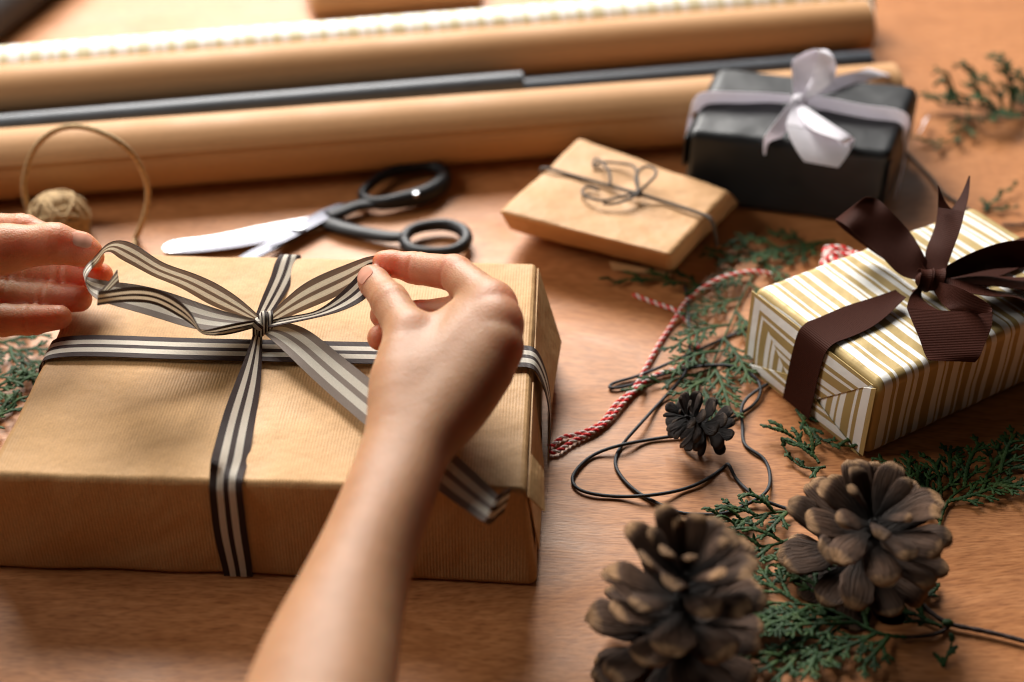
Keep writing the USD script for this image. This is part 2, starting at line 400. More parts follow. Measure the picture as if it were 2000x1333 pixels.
def grid_cube(dims, r, n):
    """Points of a rounded box's surface grid as parameters in the unit cube."""
    T = []
    for L, k, rr in zip(dims, n, np.broadcast_to(r, 3)):
        e = np.array([0, .12, .3, .55, .8, 1.0]) * rr / L
        T.append(np.r_[e, np.linspace(rr / L, 1 - rr / L, k)[1:-1], 1 - e[::-1]])
    vs, fs, off = [], [], 0
    for ax in range(3):
        u, v = (ax + 1) % 3, (ax + 2) % 3
        for side in (0.0, 1.0):
            U, V = np.meshgrid(T[u], T[v], indexing='ij')
            P = np.zeros(U.shape + (3,)); P[..., u] = U; P[..., v] = V; P[..., ax] = side
            idx = np.arange(U.size).reshape(U.shape)
            a, b, c, d = idx[:-1, :-1].ravel(), idx[1:, :-1].ravel(), idx[1:, 1:].ravel(), idx[:-1, 1:].ravel()
            f = np.vstack([np.stack([a, b, c], 1), np.stack([a, c, d], 1)])
            if side == 0.0:
                f = f[:, ::-1]
            vs.append(P.reshape(-1, 3)); fs.append(f + off); off += U.size
    m = trimesh.Trimesh(np.vstack(vs), np.vstack(fs), process=False)
    m.merge_vertices(digits_vertex=7)
    return np.array(m.vertices), np.array(m.faces)


def trilin(c8, q):
    B, T = np.array(c8[:4]), np.array(c8[4:])
    x, y, z = q[:, :1], q[:, 1:2], q[:, 2:]
    f = lambda C: C[0] * (1 - x) * (1 - y) + C[1] * x * (1 - y) + C[2] * x * y + C[3] * (1 - x) * y
    return f(B) * (1 - z) + f(T) * z


def paper_box(c8, r, n=(24, 18, 8), crumple=0.001, seed=0, sag=0.0, scale=28):
    """A wrapped box from 8 corners (bottom FL FR BR BL, then top), edges rounded by r, paper slightly uneven."""
    c8 = np.array(c8, float)
    dims = np.array([np.linalg.norm(c8[1] - c8[0]), np.linalg.norm(c8[3] - c8[0]), np.linalg.norm(c8[4] - c8[0])])
    r3 = np.minimum(r, dims * 0.45)
    P, F = grid_cube(dims, r3, n)
    X = P * dims
    c = np.clip(X, r3, dims - r3)
    d = X - c
    l = np.linalg.norm(d / r3, axis=1, keepdims=True)
    q = np.where(l > 1e-9, c + d / np.maximum(l, 1e-9), X) / dims
    v = trilin(c8, q)
    m = trimesh.Trimesh(v, F, process=False)
    nz = meshkit.fbm(v * scale + seed * 7.3, 4, seed) - 0.5
    ridge = 0.5 - np.abs(meshkit.noise(v * scale * 1.7 + 3.1, seed + 9) - 0.5)
    v = v + m.vertex_normals * ((nz * 2 + (ridge - 0.3) * 0.6) * crumple)[:, None]
    if sag:
        w = np.clip((q[:, 2:] - 0.5) * 2, 0, 1) * np.sin(np.pi * q[:, :1]) * np.sin(np.pi * q[:, 1:2])
        v[:, 2:] -= sag * w
    v[:, 2] = np.maximum(v[:, 2], 0.0006)
    return v, F, q


def sheet(poly, thick=0.0006, n=6, curl=0.0, toward=None):
    """A folded paper flap: planar quad or triangle as a thin closed slab, slightly uneven."""
    p = np.array(poly, float)
    if len(p) == 3:
        p = np.vstack([p, p[2:]])
    s, t = np.meshgrid(np.linspace(0, 1, n), np.linspace(0, 1, n), indexing='ij')
    s, t = s[..., None], t[..., None]
    P = p[0] * (1 - s) * (1 - t) + p[1] * s * (1 - t) + p[2] * s * t + p[3] * (1 - s) * t
    N = unit(np.cross(p[1] - p[0], p[2] - p[0]))
    if toward is not None and N @ toward < 0:
        N = -N
    P = P + N * (curl * np.sin(np.pi * s) * np.sin(np.pi * t))
    idx = np.arange(n * n).reshape(n, n)
    a, b, c, d = idx[:-1, :-1].ravel(), idx[1:, :-1].ravel(), idx[1:, 1:].ravel(), idx[:-1, 1:].ravel()
    f = np.vstack([np.stack([a, b, c], 1), np.stack([a, c, d], 1)])
    loop = np.r_[idx[:, 0], idx[-1, 1:], idx[::-1, -1][1:], idx[0, ::-1][1:]]
    T, B = (P + N * thick).reshape(-1, 3), P.reshape(-1, 3)
    k, m = len(loop), n * n
    i = np.arange(k - 1)
    side = np.vstack([np.stack([2 * m + i, 2 * m + k + i, 2 * m + k + i + 1], 1), np.stack([2 * m + i, 2 * m + k + i + 1, 2 * m + i + 1], 1)])
    return np.vstack([T, B, T[loop], B[loop]]), np.vstack([f, f[:, ::-1] + m, side])


def surface_nets(Fv, org, h):
    nx, ny, nz = Fv.shape
    ins = Fv < 0
    cells = np.zeros((nx - 1, ny - 1, nz - 1), np.int32)
    acc = np.zeros((nx - 1, ny - 1, nz - 1, 3)); cnt = np.zeros((nx - 1, ny - 1, nz - 1))
    sl = lambda o, k: slice(o, o + k)
    for ax in range(3):
        for o1 in (0, 1):
            for o2 in (0, 1):
                o = [0, 0, 0]; u, v = (ax + 1) % 3, (ax + 2) % 3
                o[u], o[v] = o1, o2
                e = o.copy(); e[ax] = 1
                A = Fv[sl(o[0], nx - 1), sl(o[1], ny - 1), sl(o[2], nz - 1)]
                B = Fv[sl(e[0], nx - 1), sl(e[1], ny - 1), sl(e[2], nz - 1)]
                x = (A < 0) != (B < 0)
                t = np.where(x, A / np.where(x, A - B, 1), 0)
                p = np.zeros(A.shape + (3,)); p[..., u] = o1; p[..., v] = o2; p[..., ax] = t
                acc += np.where(x[..., None], p, 0); cnt += x
    has = cnt > 0
    idx = -np.ones(has.shape, int); idx[has] = np.arange(has.sum())
    I = np.stack(np.nonzero(has), 1)
    V = org + (I + acc[has] / cnt[has][:, None]) * h
    Q = []
    for ax in range(3):
        u, v = (ax + 1) % 3, (ax + 2) % 3
        s0 = [slice(1, -1)] * 3; s1 = [slice(1, -1)] * 3
        s0[ax] = slice(0, -1); s1[ax] = slice(1, None)
        a, b = ins[tuple(s0)], ins[tuple(s1)]
        for flip, x in ((False, a & ~b), (True, ~a & b)):
            g = np.stack(np.nonzero(x), 1)
            g[:, u] += 1; g[:, v] += 1
            c = []
            for du, dv in ((-1, -1), (0, -1), (0, 0), (-1, 0)):
                k = g.copy(); k[:, u] += du; k[:, v] += dv
                c.append(idx[k[:, 0], k[:, 1], k[:, 2]])
            q = np.stack(c, 1)
            Q.append(q[:, ::-1] if flip else q)
    Q = np.vstack(Q)
    return V, np.vstack([Q[:, [0, 1, 2]], Q[:, [0, 2, 3]]])


def smin(a, b, k):
    h = np.clip(0.5 + 0.5 * (b - a) / k, 0, 1)
    return b * (1 - h) + a * h - k * h * (1 - h)


def cap(p, a, b, ra, rb):
    a, b = np.asarray(a, float), np.asarray(b, float)
    ab = b - a
    t = np.clip(((p - a) @ ab) / max(ab @ ab, 1e-12), 0, 1)
    return np.linalg.norm(p - a - t[..., None] * ab, axis=-1) - (ra + t * (rb - ra))


def body_field(p, palm, fingers, grooves, kp, kj):
    d = None
    for chain in palm:
        c = None
        for (a, ra), (b, rb) in zip(chain[:-1], chain[1:]):
            q = cap(p, a, b, ra, rb)
            c = q if c is None else np.minimum(c, q)
        d = c if d is None else smin(d, c, kp)
    fd = None
    for chain in fingers:
        c = None
        for (a, ra), (b, rb) in zip(chain[:-1], chain[1:]):
            s = cap(p, a, b, ra, rb)
            c = s if c is None else smin(c, s, 0.003)
        fd = c if fd is None else smin(fd, c, 0.0012)
    d = smin(d, fd, kj)
    for c, ax, depth, wid, rad in grooves:
        q = p - c
        al = q @ ax
        rr = np.linalg.norm(q - al[..., None] * ax, axis=-1)
        d = d + depth * np.exp(-(al / wid) ** 2) * np.exp(-(np.maximum(rr - rad, 0) / 0.003) ** 2)
    return d


def body_mesh(palm, fingers, grooves=(), h=0.0016, kp=0.011, kj=0.006):
    pts = np.array([q for c in palm + fingers for q, _ in c])
    lo, hi = pts.min(0) - 0.042, pts.max(0) + 0.042
    n = np.ceil((hi - lo) / h).astype(int)
    ax = [lo[k] + h * np.arange(n[k]) for k in range(3)]
    out = np.empty(n)
    for i in range(0, n[0], 16):
        X = np.stack(np.meshgrid(ax[0][i:i + 16], ax[1], ax[2], indexing='ij'), -1)
        out[i:i + 16] = body_field(X, palm, fingers, grooves, kp, kj)
    V, Fc = surface_nets(out, lo, h)
    e = 4e-4
    E1 = np.vstack([Fc[:, [0, 1]], Fc[:, [1, 2]], Fc[:, [2, 0]]])
    deg = np.bincount(np.r_[E1[:, 0], E1[:, 1]], minlength=len(V))[:, None]

    def relax(V, lam):
        acc = np.zeros_like(V)
        np.add.at(acc, E1[:, 0], V[E1[:, 1]]); np.add.at(acc, E1[:, 1], V[E1[:, 0]])
        return V + lam * (acc / np.maximum(deg, 1) - V)

    def settle(V):
        f0 = body_field(V, palm, fingers, grooves, kp, kj)
        g = np.stack([body_field(V + e * np.eye(3)[k], palm, fingers, grooves, kp, kj) - f0 for k in range(3)], 1) / e
        W = V - 0.8 * g * np.clip(f0 / np.maximum((g * g).sum(1), 0.4), -.0004, .0004)[:, None]
        ok = np.abs(body_field(W, palm, fingers, grooves, kp, kj)) < np.abs(f0)
        return np.where(ok[:, None], W, V)
    V = settle(relax(settle(relax(V, .5)), .5))
    V = relax(V, .4)
    return V, Fc


# ------------------------------------------------------------------ the table
tb = trimesh.creation.box([2.6, 1.62, 0.03])
tb.apply_translation([0.1, 0.93, -0.015])
tb_prim = part('table_top', tb, 'wood', None, smooth=False)
tag(tb_prim, 'orange brown stained wooden table top everything lies on', 'table', None, 'structure')

# ------------------------------------------------------------------ large kraft gift
H1, W1, D1, YAW1 = 0.0673, 0.2862, 0.2136, -0.041
O1 = np.array([-0.2788, 0.5580, 0])
U1, V1 = np.array([math.cos(YAW1), math.sin(YAW1), 0]), np.array([-math.sin(YAW1), math.cos(YAW1), 0])
Z3 = np.array([0, 0, 1.0])
b1 = lambda u, v, z: O1 + U1 * u + V1 * v + Z3 * z
gift = thing('gift_box', 'large kraft paper gift under the two hands, tied with striped ribbon', 'gift box', loc=b1(W1 / 2, D1 / 2, 0))
c8 = [b1(-.012, -.004, 0), b1(W1 + .006, -.004, 0), b1(W1 + .007, D1, 0), b1(-.012, D1, 0), b1(0, 0, H1), b1(W1, 0, H1), b1(W1, D1, H1), b1(0, D1, H1)]
v, f, q = paper_box(c8, [0.0038, 0.0038, 0.0042], (60, 44, 16), 0.0015, 3, 0.0015, 26)
part('wrapping_paper', (v, f), 'kraft_ribbed', gift, smooth=True)
# folded paper ends: right end flaps seen at a slant, corner flap in front
pk = at(1097, 668, 0.026)
part('end_flap', sheet([b1(W1 + .0012, D1 - .004, H1 - .002), pk, b1(W1 + .012, D1 * .60, .020), b1(W1 + .0016, D1 * .50, H1 - .004)], .0007, 8, .0015), 'kraft_ribbed', gift, smooth=30)
part('end_flap', sheet([pk, b1(W1 + .009, D1 - .002, .001), b1(W1 + .011, D1 * .45, .001), b1(W1 + .012, D1 * .60, .020)], .0007, 8, .001), 'kraft_ribbed', gift, smooth=30)
part('end_flap', sheet([b1(W1 + .0014, D1 * .44, H1 - .003), b1(W1 + .0085, D1 * .42, .006), b1(W1 + .0075, .012, .012), b1(W1 + .0016, .004, H1 - .006)], .0007, 8, .002), 'kraft_ribbed', gift, smooth=30)
part('corner_flap', sheet([b1(W1 + .001, -.0010, H1 - .004), b1(W1 + .0098, .001, H1 - .0165), b1(W1 + .0085, .03, H1 - .014), b1(W1 + .002, .03, H1 - .002)], .0007, 6, .001), 'kraft_ribbed', gift, smooth=30)
part('corner_flap', sheet([b1(-.0125, -.0045, .002), b1(-.0175, -.001, .004), b1(-.016, .004, .022), b1(-.0105, -.003, .026)], .0007, 6, .001), 'kraft_ribbed', gift, smooth=30)

RW = 0.0205
kp_ = at(508, 690, H1) - O1
vb = kp_ @ V1                                  # where the long band crosses the box
zt = H1 + 0.0024
sag = lambda u: -0.0012 * math.sin(math.pi * min(max(u / W1, 0), 1))
S = []
for u, z in ((-.0128, .004), (-.0090, .028), (-.0052, H1 - .018), (-.0030, H1 - .006), (.0002, H1 - .0002), (.006, H1 + .0019), (.02, zt), (.07, zt), (.12, zt), (.16, zt), (.21, zt), (.26, zt), (W1 - .008, H1 + .0022), (W1 + .0002, H1 + .0012), (W1 + .0045, H1 - .005), (W1 + .0085, H1 - .018), (W1 + .0112, .030), (W1 + .0118, .004)):
    du = 0.0 if u > 0.02 else -0.004 * (0.02 - u) / 0.03
    zz = z + (sag(u) * 0.3 if z == zt else 0)
    S.append((b1(u, vb + RW / 2 + du + .003 * (u - .15), zz), b1(u, vb - RW / 2 + du + .003 * (u - .15), zz)))
ribbon('ribbon_band', S, 'ribbon_striped', gift, 150)

# bands running from the knot to the back edge and down the front
K = at(509, 636, H1 + 0.0115)                  # knot
S = [st(497, 622, 520, 628, H1 + .009, .0075, 1), st(508, 592, 541, 600, H1 + .0065, .013, 1), st(521, 560, 563, 566, H1 + .0045, .0180, 1), st(531, 534, 577, 538, H1 + .0028, RW, 1), st(538, 512, 586, 512, H1 + .0022, RW, 1)]
A, B = S[-1]
bk = lambda p, dv, z: O1 + U1 * ((p - O1) @ U1) + V1 * (D1 + dv) + Z3 * z
S += [(bk(A, .0005, H1 + .0006), bk(B, .0005, H1 + .0006)), (bk(A, .0018, H1 - .006), bk(B, .0018, H1 - .006)), (bk(A, .0022, .03), bk(B, .0022, .03)), (bk(A, .0022, .004), bk(B, .0022, .004))]
ribbon('ribbon_band', S, 'ribbon_striped', gift, 70)
S = [st(494, 655, 512, 655, H1 + .008, .0085, 1), st(478, 700, 511, 704, H1 + .0062, .0125, 1), st(459, 748, 508, 756, H1 + .0046, .0165, 1), st(436, 810, 499, 816, H1 + .0034, .0195, 1), st(420, 866, 491, 866, H1 + .0028, RW, 1), st(411, 905, 483, 908, H1 + .0026, RW, 1)]
A, B = S[-1]
def fr(px, py, dv, z):
    p = at(px, py, z); return O1 + U1 * ((p - O1) @ U1) + V1 * dv + Z3 * z
S += [(fr(407, 938, .0035, H1 + .0005), fr(472, 942, .0035, H1 + .0005)), (fr(407, 960, -.0012, H1 - .004), fr(471, 964, -.0012, H1 - .004)), (fr(409, 985, -.0028, H1 - .012), fr(474, 988, -.0028, H1 - .012)),
      (fr(418, 1045, -.0040, .032), fr(483, 1048, -.0040, .032)), (fr(432, 1110, -.0052, .009), fr(491, 1112, -.0052, .009)), (fr(437, 1128, -.0056, .0015), fr(493, 1130, -.0056, .0015))]
ribbon('ribbon_band', S, 'ribbon_striped', gift, 90)

# long tail lying out to the lower right
S = [st(528, 640, 516, 652, H1 + .009, .006, -1), st(552, 632, 530, 664, H1 + .0105, .014, -1), st(590, 640, 552, 684, H1 + .0105, RW, -1), st(650, 682, 602, 732, H1 + .010, RW, -1), st(725, 742, 672, 795, H1 + .010, RW, -1),
     st(800, 806, 745, 858, H1 + .011, RW, -1), st(880, 880, 823, 930, H1 + .012, RW, -1), st(945, 940, 893, 985, H1 + .013, RW, -1), st(972, 966, 945, 1020, H1 + .013, RW, -1)]
ribbon('ribbon_tail', S, 'ribbon_striped', gift, 80, pale=True)
S = [st(973, 968, 947, 1022, H1 + .0128, RW, -1), st(980, 962, 955, 1025, H1 + .0112, RW, 1), st(988, 958, 966, 1016, H1 + .0085, RW, 1), st(999, 953, 984, 1000, H1 + .005, RW, 1)]
ribbon('ribbon_tail', S, 'ribbon_striped', gift, 16)

# right loop held by the near hand
hz = lambda t: H1 + .012 + .036 * t
S = [st(519, 621, 527, 634, hz(0), .009, 1), st(550, 592, 556, 622, hz(.12), .014, 1), st(584, 562, 600, 604, hz(.32), RW, 1), st(632, 535, 655, 580, hz(.6), RW, 1), st(680, 516, 700, 552, hz(.82), RW, 1), st(717, 503, 730, 527, hz(.97), .019, 1), st(733, 500, 745, 520, hz(1.02), .016, 1)]
ribbon('bow_loop', S, 'ribbon_striped', gift, 60, pale=True)
S = [st(732, 499, 748, 522, hz(1.02) + .0012, .0165, -1), st(716, 518, 732, 558, hz(.95), .0195, -1), st(690, 548, 715, 582, hz(.80), RW, -1), st(655, 582, 676, 604, hz(.6), .019, -1), st(618, 607, 630, 618, hz(.4), .016, -1), st(575, 617, 580, 629, hz(.2), .013, -1), st(520, 628, 525, 640, hz(.02), .009, -1)]
ribbon('bow_loop', S, 'ribbon_striped', gift, 60)

# left loop round the far hand's fingertips, and the loose tail folded back in front of it
lz = lambda t: H1 + .011 + .044 * t
S = [st(505, 617, 496, 628, lz(0), .010, 1), st(470, 586, 452, 612, lz(.15), .016, 1), st(425, 556, 405, 592, lz(.34), RW, 1), st(370, 532, 352, 562, lz(.55), RW, 1), st(318, 513, 300, 540, lz(.76), RW, 1), st(282, 490, 262, 520, lz(.90), RW, 1), st(250, 473, 230, 502, lz(1.0), RW, 1),
     st(226, 471, 214, 492, lz(1.06), .0195, 1), st(206, 480, 200, 497, lz(1.06), .019, 1), st(190, 497, 192, 510, lz(1.02), .0185, 1), st(168, 520, 172, 536, lz(.94), .0185, -1), st(162, 533, 168, 552, lz(.88), .0185, -1), st(172, 542, 178, 575, lz(.84), RW, -1), st(205, 549, 208, 592, lz(.80), RW, -1),
     st(262, 556, 262, 608, lz(.70), RW, -1), st(330, 572, 322, 626, lz(.55), RW, -1), st(400, 596, 385, 643, lz(.35), RW, -1), st(450, 612, 436, 645, lz(.2), .017, -1), st(500, 624, 494, 640, lz(.02), .010, -1)]
ribbon('bow_loop', S, 'ribbon_striped', gift, 190, pale=True)
S = [st(498, 626, 498, 640, lz(.03), .010, 1), st(460, 632, 462, 650, lz(.14), .014, 1), st(425, 640, 432, 655, lz(.24), .0175, 1), st(398, 646, 402, 654, lz(.32) + .007, .019, 1), st(388, 640, 390, 648, lz(.37) + .012, RW, 1), st(375, 615, 374, 634, lz(.44) + .012, RW, 1), st(345, 585, 342, 614, lz(.55) + .012, RW, 1), st(305, 566, 302, 595, lz(.66) + .012, RW, 1), st(262, 561, 260, 590, lz(.75) + .012, RW, 1),
     st(222, 566, 220, 592, lz(.82) + .012, RW, 1), st(192, 570, 190, 597, lz(.87) + .012, RW, 1)]
ribbon('ribbon_tail', S, 'ribbon_striped', gift, 110)
S = [st(192, 570, 190, 596, lz(.87) + .012, RW, 1), st(198, 566, 194, 590, lz(.88) + .0105, RW, 1), st(212, 552, 206, 574, lz(.90) + .007, RW, 1), st(229, 527, 232, 551, lz(.93) + .003, RW, 1)]
ribbon('ribbon_tail', S, 'ribbon_striped', gift, 24, pale=True)

# the knot: wraps of ribbon round the crossing
kx, ky = unit(RT + 0.15 * UP), unit(UP)
kz = -FW
for i, (off, rr, tilt) in enumerate(((-.0034, .0044, 1.1), (.0010, .0052, .8), (.0048, .0042, .55))):
    axd = unit(kx * math.cos(tilt * .6) + ky * math.sin(tilt * .6))
    S = []
    for a in np.linspace(0, 2 * np.pi * 0.97, 15):
        c = K + axd * (off + .0012 * math.sin(a)) + (ky * math.cos(a) * 1.25 + kz * math.sin(a) * .8) * rr
        S.append((c - axd * .0030 + kz * .0003 * math.cos(a * 2), c + axd * .0030))
    ribbon('knot', S, 'ribbon_striped', gift, 50, cup=.0006)
kn = trimesh.creation.icosphere(3, 0.0052)
kn.apply_translation(K)
part('knot', kn, 'ribbon_striped', gift, smooth=True, uv=np.stack([np.clip(((kn.vertices - K) @ unit(kx + ky)) / .0108 + .5, .01, .99), (kn.vertices - K) @ kz], 1))

# ------------------------------------------------------------------ the person's two arms and hands
person = thing('person', 'bare forearms and hands pulling the striped bow tight on the large gift', 'person', loc=dp(640, 1500, .58))
J = lambda px, py, Z, r: (dp(px, py, Z), r)


def groove_at(chain, i, depth=.0007, wid=.0011):
    a, b, c = chain[i - 1][0], chain[i][0], chain[i + 1][0]
    return (np.array(chain[i][0]), unit(unit(b - a) + unit(c - b)), depth, wid, chain[i][1] * 1.05)


def nail(chain, facing, parent, field, ln=.0105, wd=.0086, lift=.0003, back=.0008):
    (a, ra), (b, rb) = chain[-2], chain[-1]
    a, b = np.asarray(a), np.asarray(b)
    ax = unit(b - a)
    nrm = unit(np.asarray(facing) - ax * (np.asarray(facing) @ ax))
    sd = np.cross(ax, nrm)
    nu, nv = 13, 9
    s, t = np.meshgrid(np.linspace(-1, 1, nu), np.linspace(-1, 1, nv), indexing='ij')
    t2 = t * np.sqrt(np.maximum(1 - np.abs(s) ** 4 * 0.8, 0.02))
    L = np.linalg.norm(b - a)
    pos = L - back + s * ln / 2
    ang = t2 * wd / 2 / ((ra + rb) / 2)
    D = np.cos(ang)[..., None] * nrm + np.sin(ang)[..., None] * sd
    P = a + ax * pos[..., None] + D * rb
    for _ in range(25):
        P = P + D * np.clip(lift - field(P), -.002, .002)[..., None] * .8
    P = P + nrm * (.0007 * np.maximum(s - .6, 0))[..., None]
    idx = np.arange(nu * nv).reshape(nu, nv)
    A, B, C, E_ = idx[:-1, :-1].ravel(), idx[1:, :-1].ravel(), idx[1:, 1:].ravel(), idx[:-1, 1:].ravel()
    f = np.vstack([np.stack([A, B, C], 1), np.stack([A, C, E_], 1)])
    T = P.reshape(-1, 3); Bm = T - nrm * .0009
    loop = np.r_[idx[:, 0], idx[-1, 1:], idx[::-1, -1][1:], idx[0, ::-1][1:]]
    i = np.arange(len(loop) - 1)
    m = nu * nv
    side = np.vstack([np.stack([loop[i], loop[i] + m, loop[i + 1] + m], 1), np.stack([loop[i], loop[i + 1] + m, loop[i + 1]], 1)])
    part('fingernail', (np.vstack([T, Bm]), np.vstack([f, f[:, ::-1] + m, side])), 'nail', parent, smooth=40)


def make_arm(palm, fingers, grooves, redspots):
    V, Fc = body_mesh(palm, fingers, grooves)
    red = np.zeros(len(V))
    for c, rad, amt in redspots:
        red = np.maximum(red, amt * np.exp(-(np.linalg.norm(V - c, axis=1) / rad) ** 2))
    return part('arm', (V, Fc), 'skin', person, smooth=True, uv=np.stack([red, red * 0], 1))


# near (right) arm
th = [J(800, 655, .772, .0125), J(762, 590, .795, .0106), J(731, 552, .815, .0088), J(724, 543, .818, .0076)]
ix = [J(960, 596, .777, .0128), J(888, 534, .806, .0103), J(812, 524, .822, .0092), J(764, 515, .824, .0074), J(748, 511, .824, .0062)]
md = [J(972, 632, .766, .0128), J(896, 610, .806, .0098), J(820, 618, .818, .0088), J(748, 616, .808, .0076)]
rg = [J(972, 680, .757, .0122), J(890, 664, .80, .0092), J(815, 668, .808, .0084), J(742, 660, .800, .0074)]
lt = [J(950, 728, .752, .0112), J(888, 714, .785, .0082), J(830, 718, .792, .0074), J(776, 712, .786, .0066)]
Wr, Wu = dp(768, 858, .722), dp(842, 868, .716)
F = lambda *a: [J(*q) for q in a]


def flow(chain, n):
    """The chain resampled along a smooth curve, so that radius and direction change without steps."""
    q = spline(np.array([np.r_[p, r] for p, r in chain]), n)
    return [(x[:3], x[3]) for x in q]


palm = [flow([(ix[0][0], .0124), J(850, 725, .752, .0142), J(770, 862, .722, .0148), J(736, 960, .698, .0164), J(690, 1110, .667, .0206), J(637, 1240, .637, .0238), J(597, 1360, .610, .0262), J(470, 1900, .510, .033)], 26),
        flow([(lt[0][0], .0110), J(900, 800, .738, .0130), J(832, 866, .719, .0148), J(788, 960, .696, .0162), J(722, 1110, .664, .0197), J(685, 1240, .634, .0224), J(660, 1360, .606, .0246), J(540, 1900, .510, .032)], 26),
        flow([J(770, 985, .693, .0060), J(806, 858, .722, .0125), J(880, 745, .748, .0148), (md[0][0], .0125)], 9),
        flow([J(775, 985, .693, .0060), J(820, 866, .722, .0120), J(905, 770, .742, .0140), (rg[0][0], .0121)], 9),
        flow([J(742, 985, .696, .0060), J(776, 862, .725, .0125), J(778, 780, .742, .0160), (th[0][0], .0130)], 9),
        F((800, 760, .752, .0150), (850, 680, .775, .0150), (900, 625, .782, .0115))]
gv = [groove_at(ix, 1), groove_at(ix, 2), groove_at(th, 1, .0005)]
ex = [(ix[1][0], .011, .65), (ix[-1][0], .016, .55), (th[-1][0], .014, .5), (md[-1][0], .014, .75), (rg[-1][0], .014, .75), (dp(1006, 600, .77), .014, .55), (dp(1012, 680, .755), .013, .45)]
arm1 = make_arm(palm, [th, ix, md, rg, lt], gv, ex)
nail(th[:3], unit(-RT * .9 + UP * .75 - FW * .55), arm1, lambda p: body_field(p, palm, [th, ix, md, rg, lt], gv, .011, .006), .0115, .0105)

# far (left) hand
th2 = [J(10, 486, .826, .0128), J(106, 476, .830, .0120), J(160, 488, .835, .0098), J(177, 494, .836, .0072)]
ix2 = [J(-70, 452, .878, .0122), J(46, 450, .872, .0098), J(122, 478, .868, .0086), J(182, 503, .856, .0068)]
md2 = [J(-70, 520, .868, .0124), J(50, 530, .870, .0108), J(130, 536, .870, .0098), J(196, 538, .866, .0078)]
rg2 = [J(-75, 568, .864, .0120), J(20, 576, .864, .0104), J(95, 582, .863, .0095), J(154, 584, .859, .0080)]
lt2 = [J(-70, 616, .856, .0112), J(0, 625, .855, .0101), J(62, 625, .853, .0091), J(116, 620, .848, .0074)]
W2a, W2b = dp(-330, 560, .80), dp(-320, 640, .79)
palm2 = [[(W2a, .0160), (ix2[0][0], .0127)], [J(-330, 590, .80, .0160), (md2[0][0], .0127)], [(W2b, .0155), (rg2[0][0], .0122)], [(W2b, .0150), (lt2[0][0], .0114)],
         [J(-290, 560, .795, .0170), (th2[0][0], .0137)], F((-240, 560, .80, .0165), (-110, 530, .84, .0145)),
         [(W2a, .0160)] + F((-700, 800, .68, .022), (-1300, 1400, .52, .033)), [(W2b, .0155)] + F((-690, 880, .67, .022), (-1280, 1500, .51, .033))]
gv2 = [groove_at(md2, 1, .0009), groove_at(md2, 2, .0008), groove_at(rg2, 1, .0009), groove_at(rg2, 2, .0008), groove_at(lt2, 1, .0009), groove_at(lt2, 2, .0008), groove_at(th2, 1, .0005), groove_at(ix2, 1, .0008)]
ex2 = [(th2[-1][0], .018, .3), (ix2[1][0], .014, .4), (md2[-1][0], .018, .45), (rg2[-1][0], .022, .7), (lt2[-1][0], .022, .7)]
arm2 = make_arm(palm2, [th2, ix2, md2, rg2, lt2], gv2, ex2)
nail([th2[1], th2[2]], unit(RT * .2 + UP * .55 - FW * .9), arm2, lambda p: body_field(p, palm2, [th2, ix2, md2, rg2, lt2], gv2, .011, .006), .0110, .0100, .0003, .001)


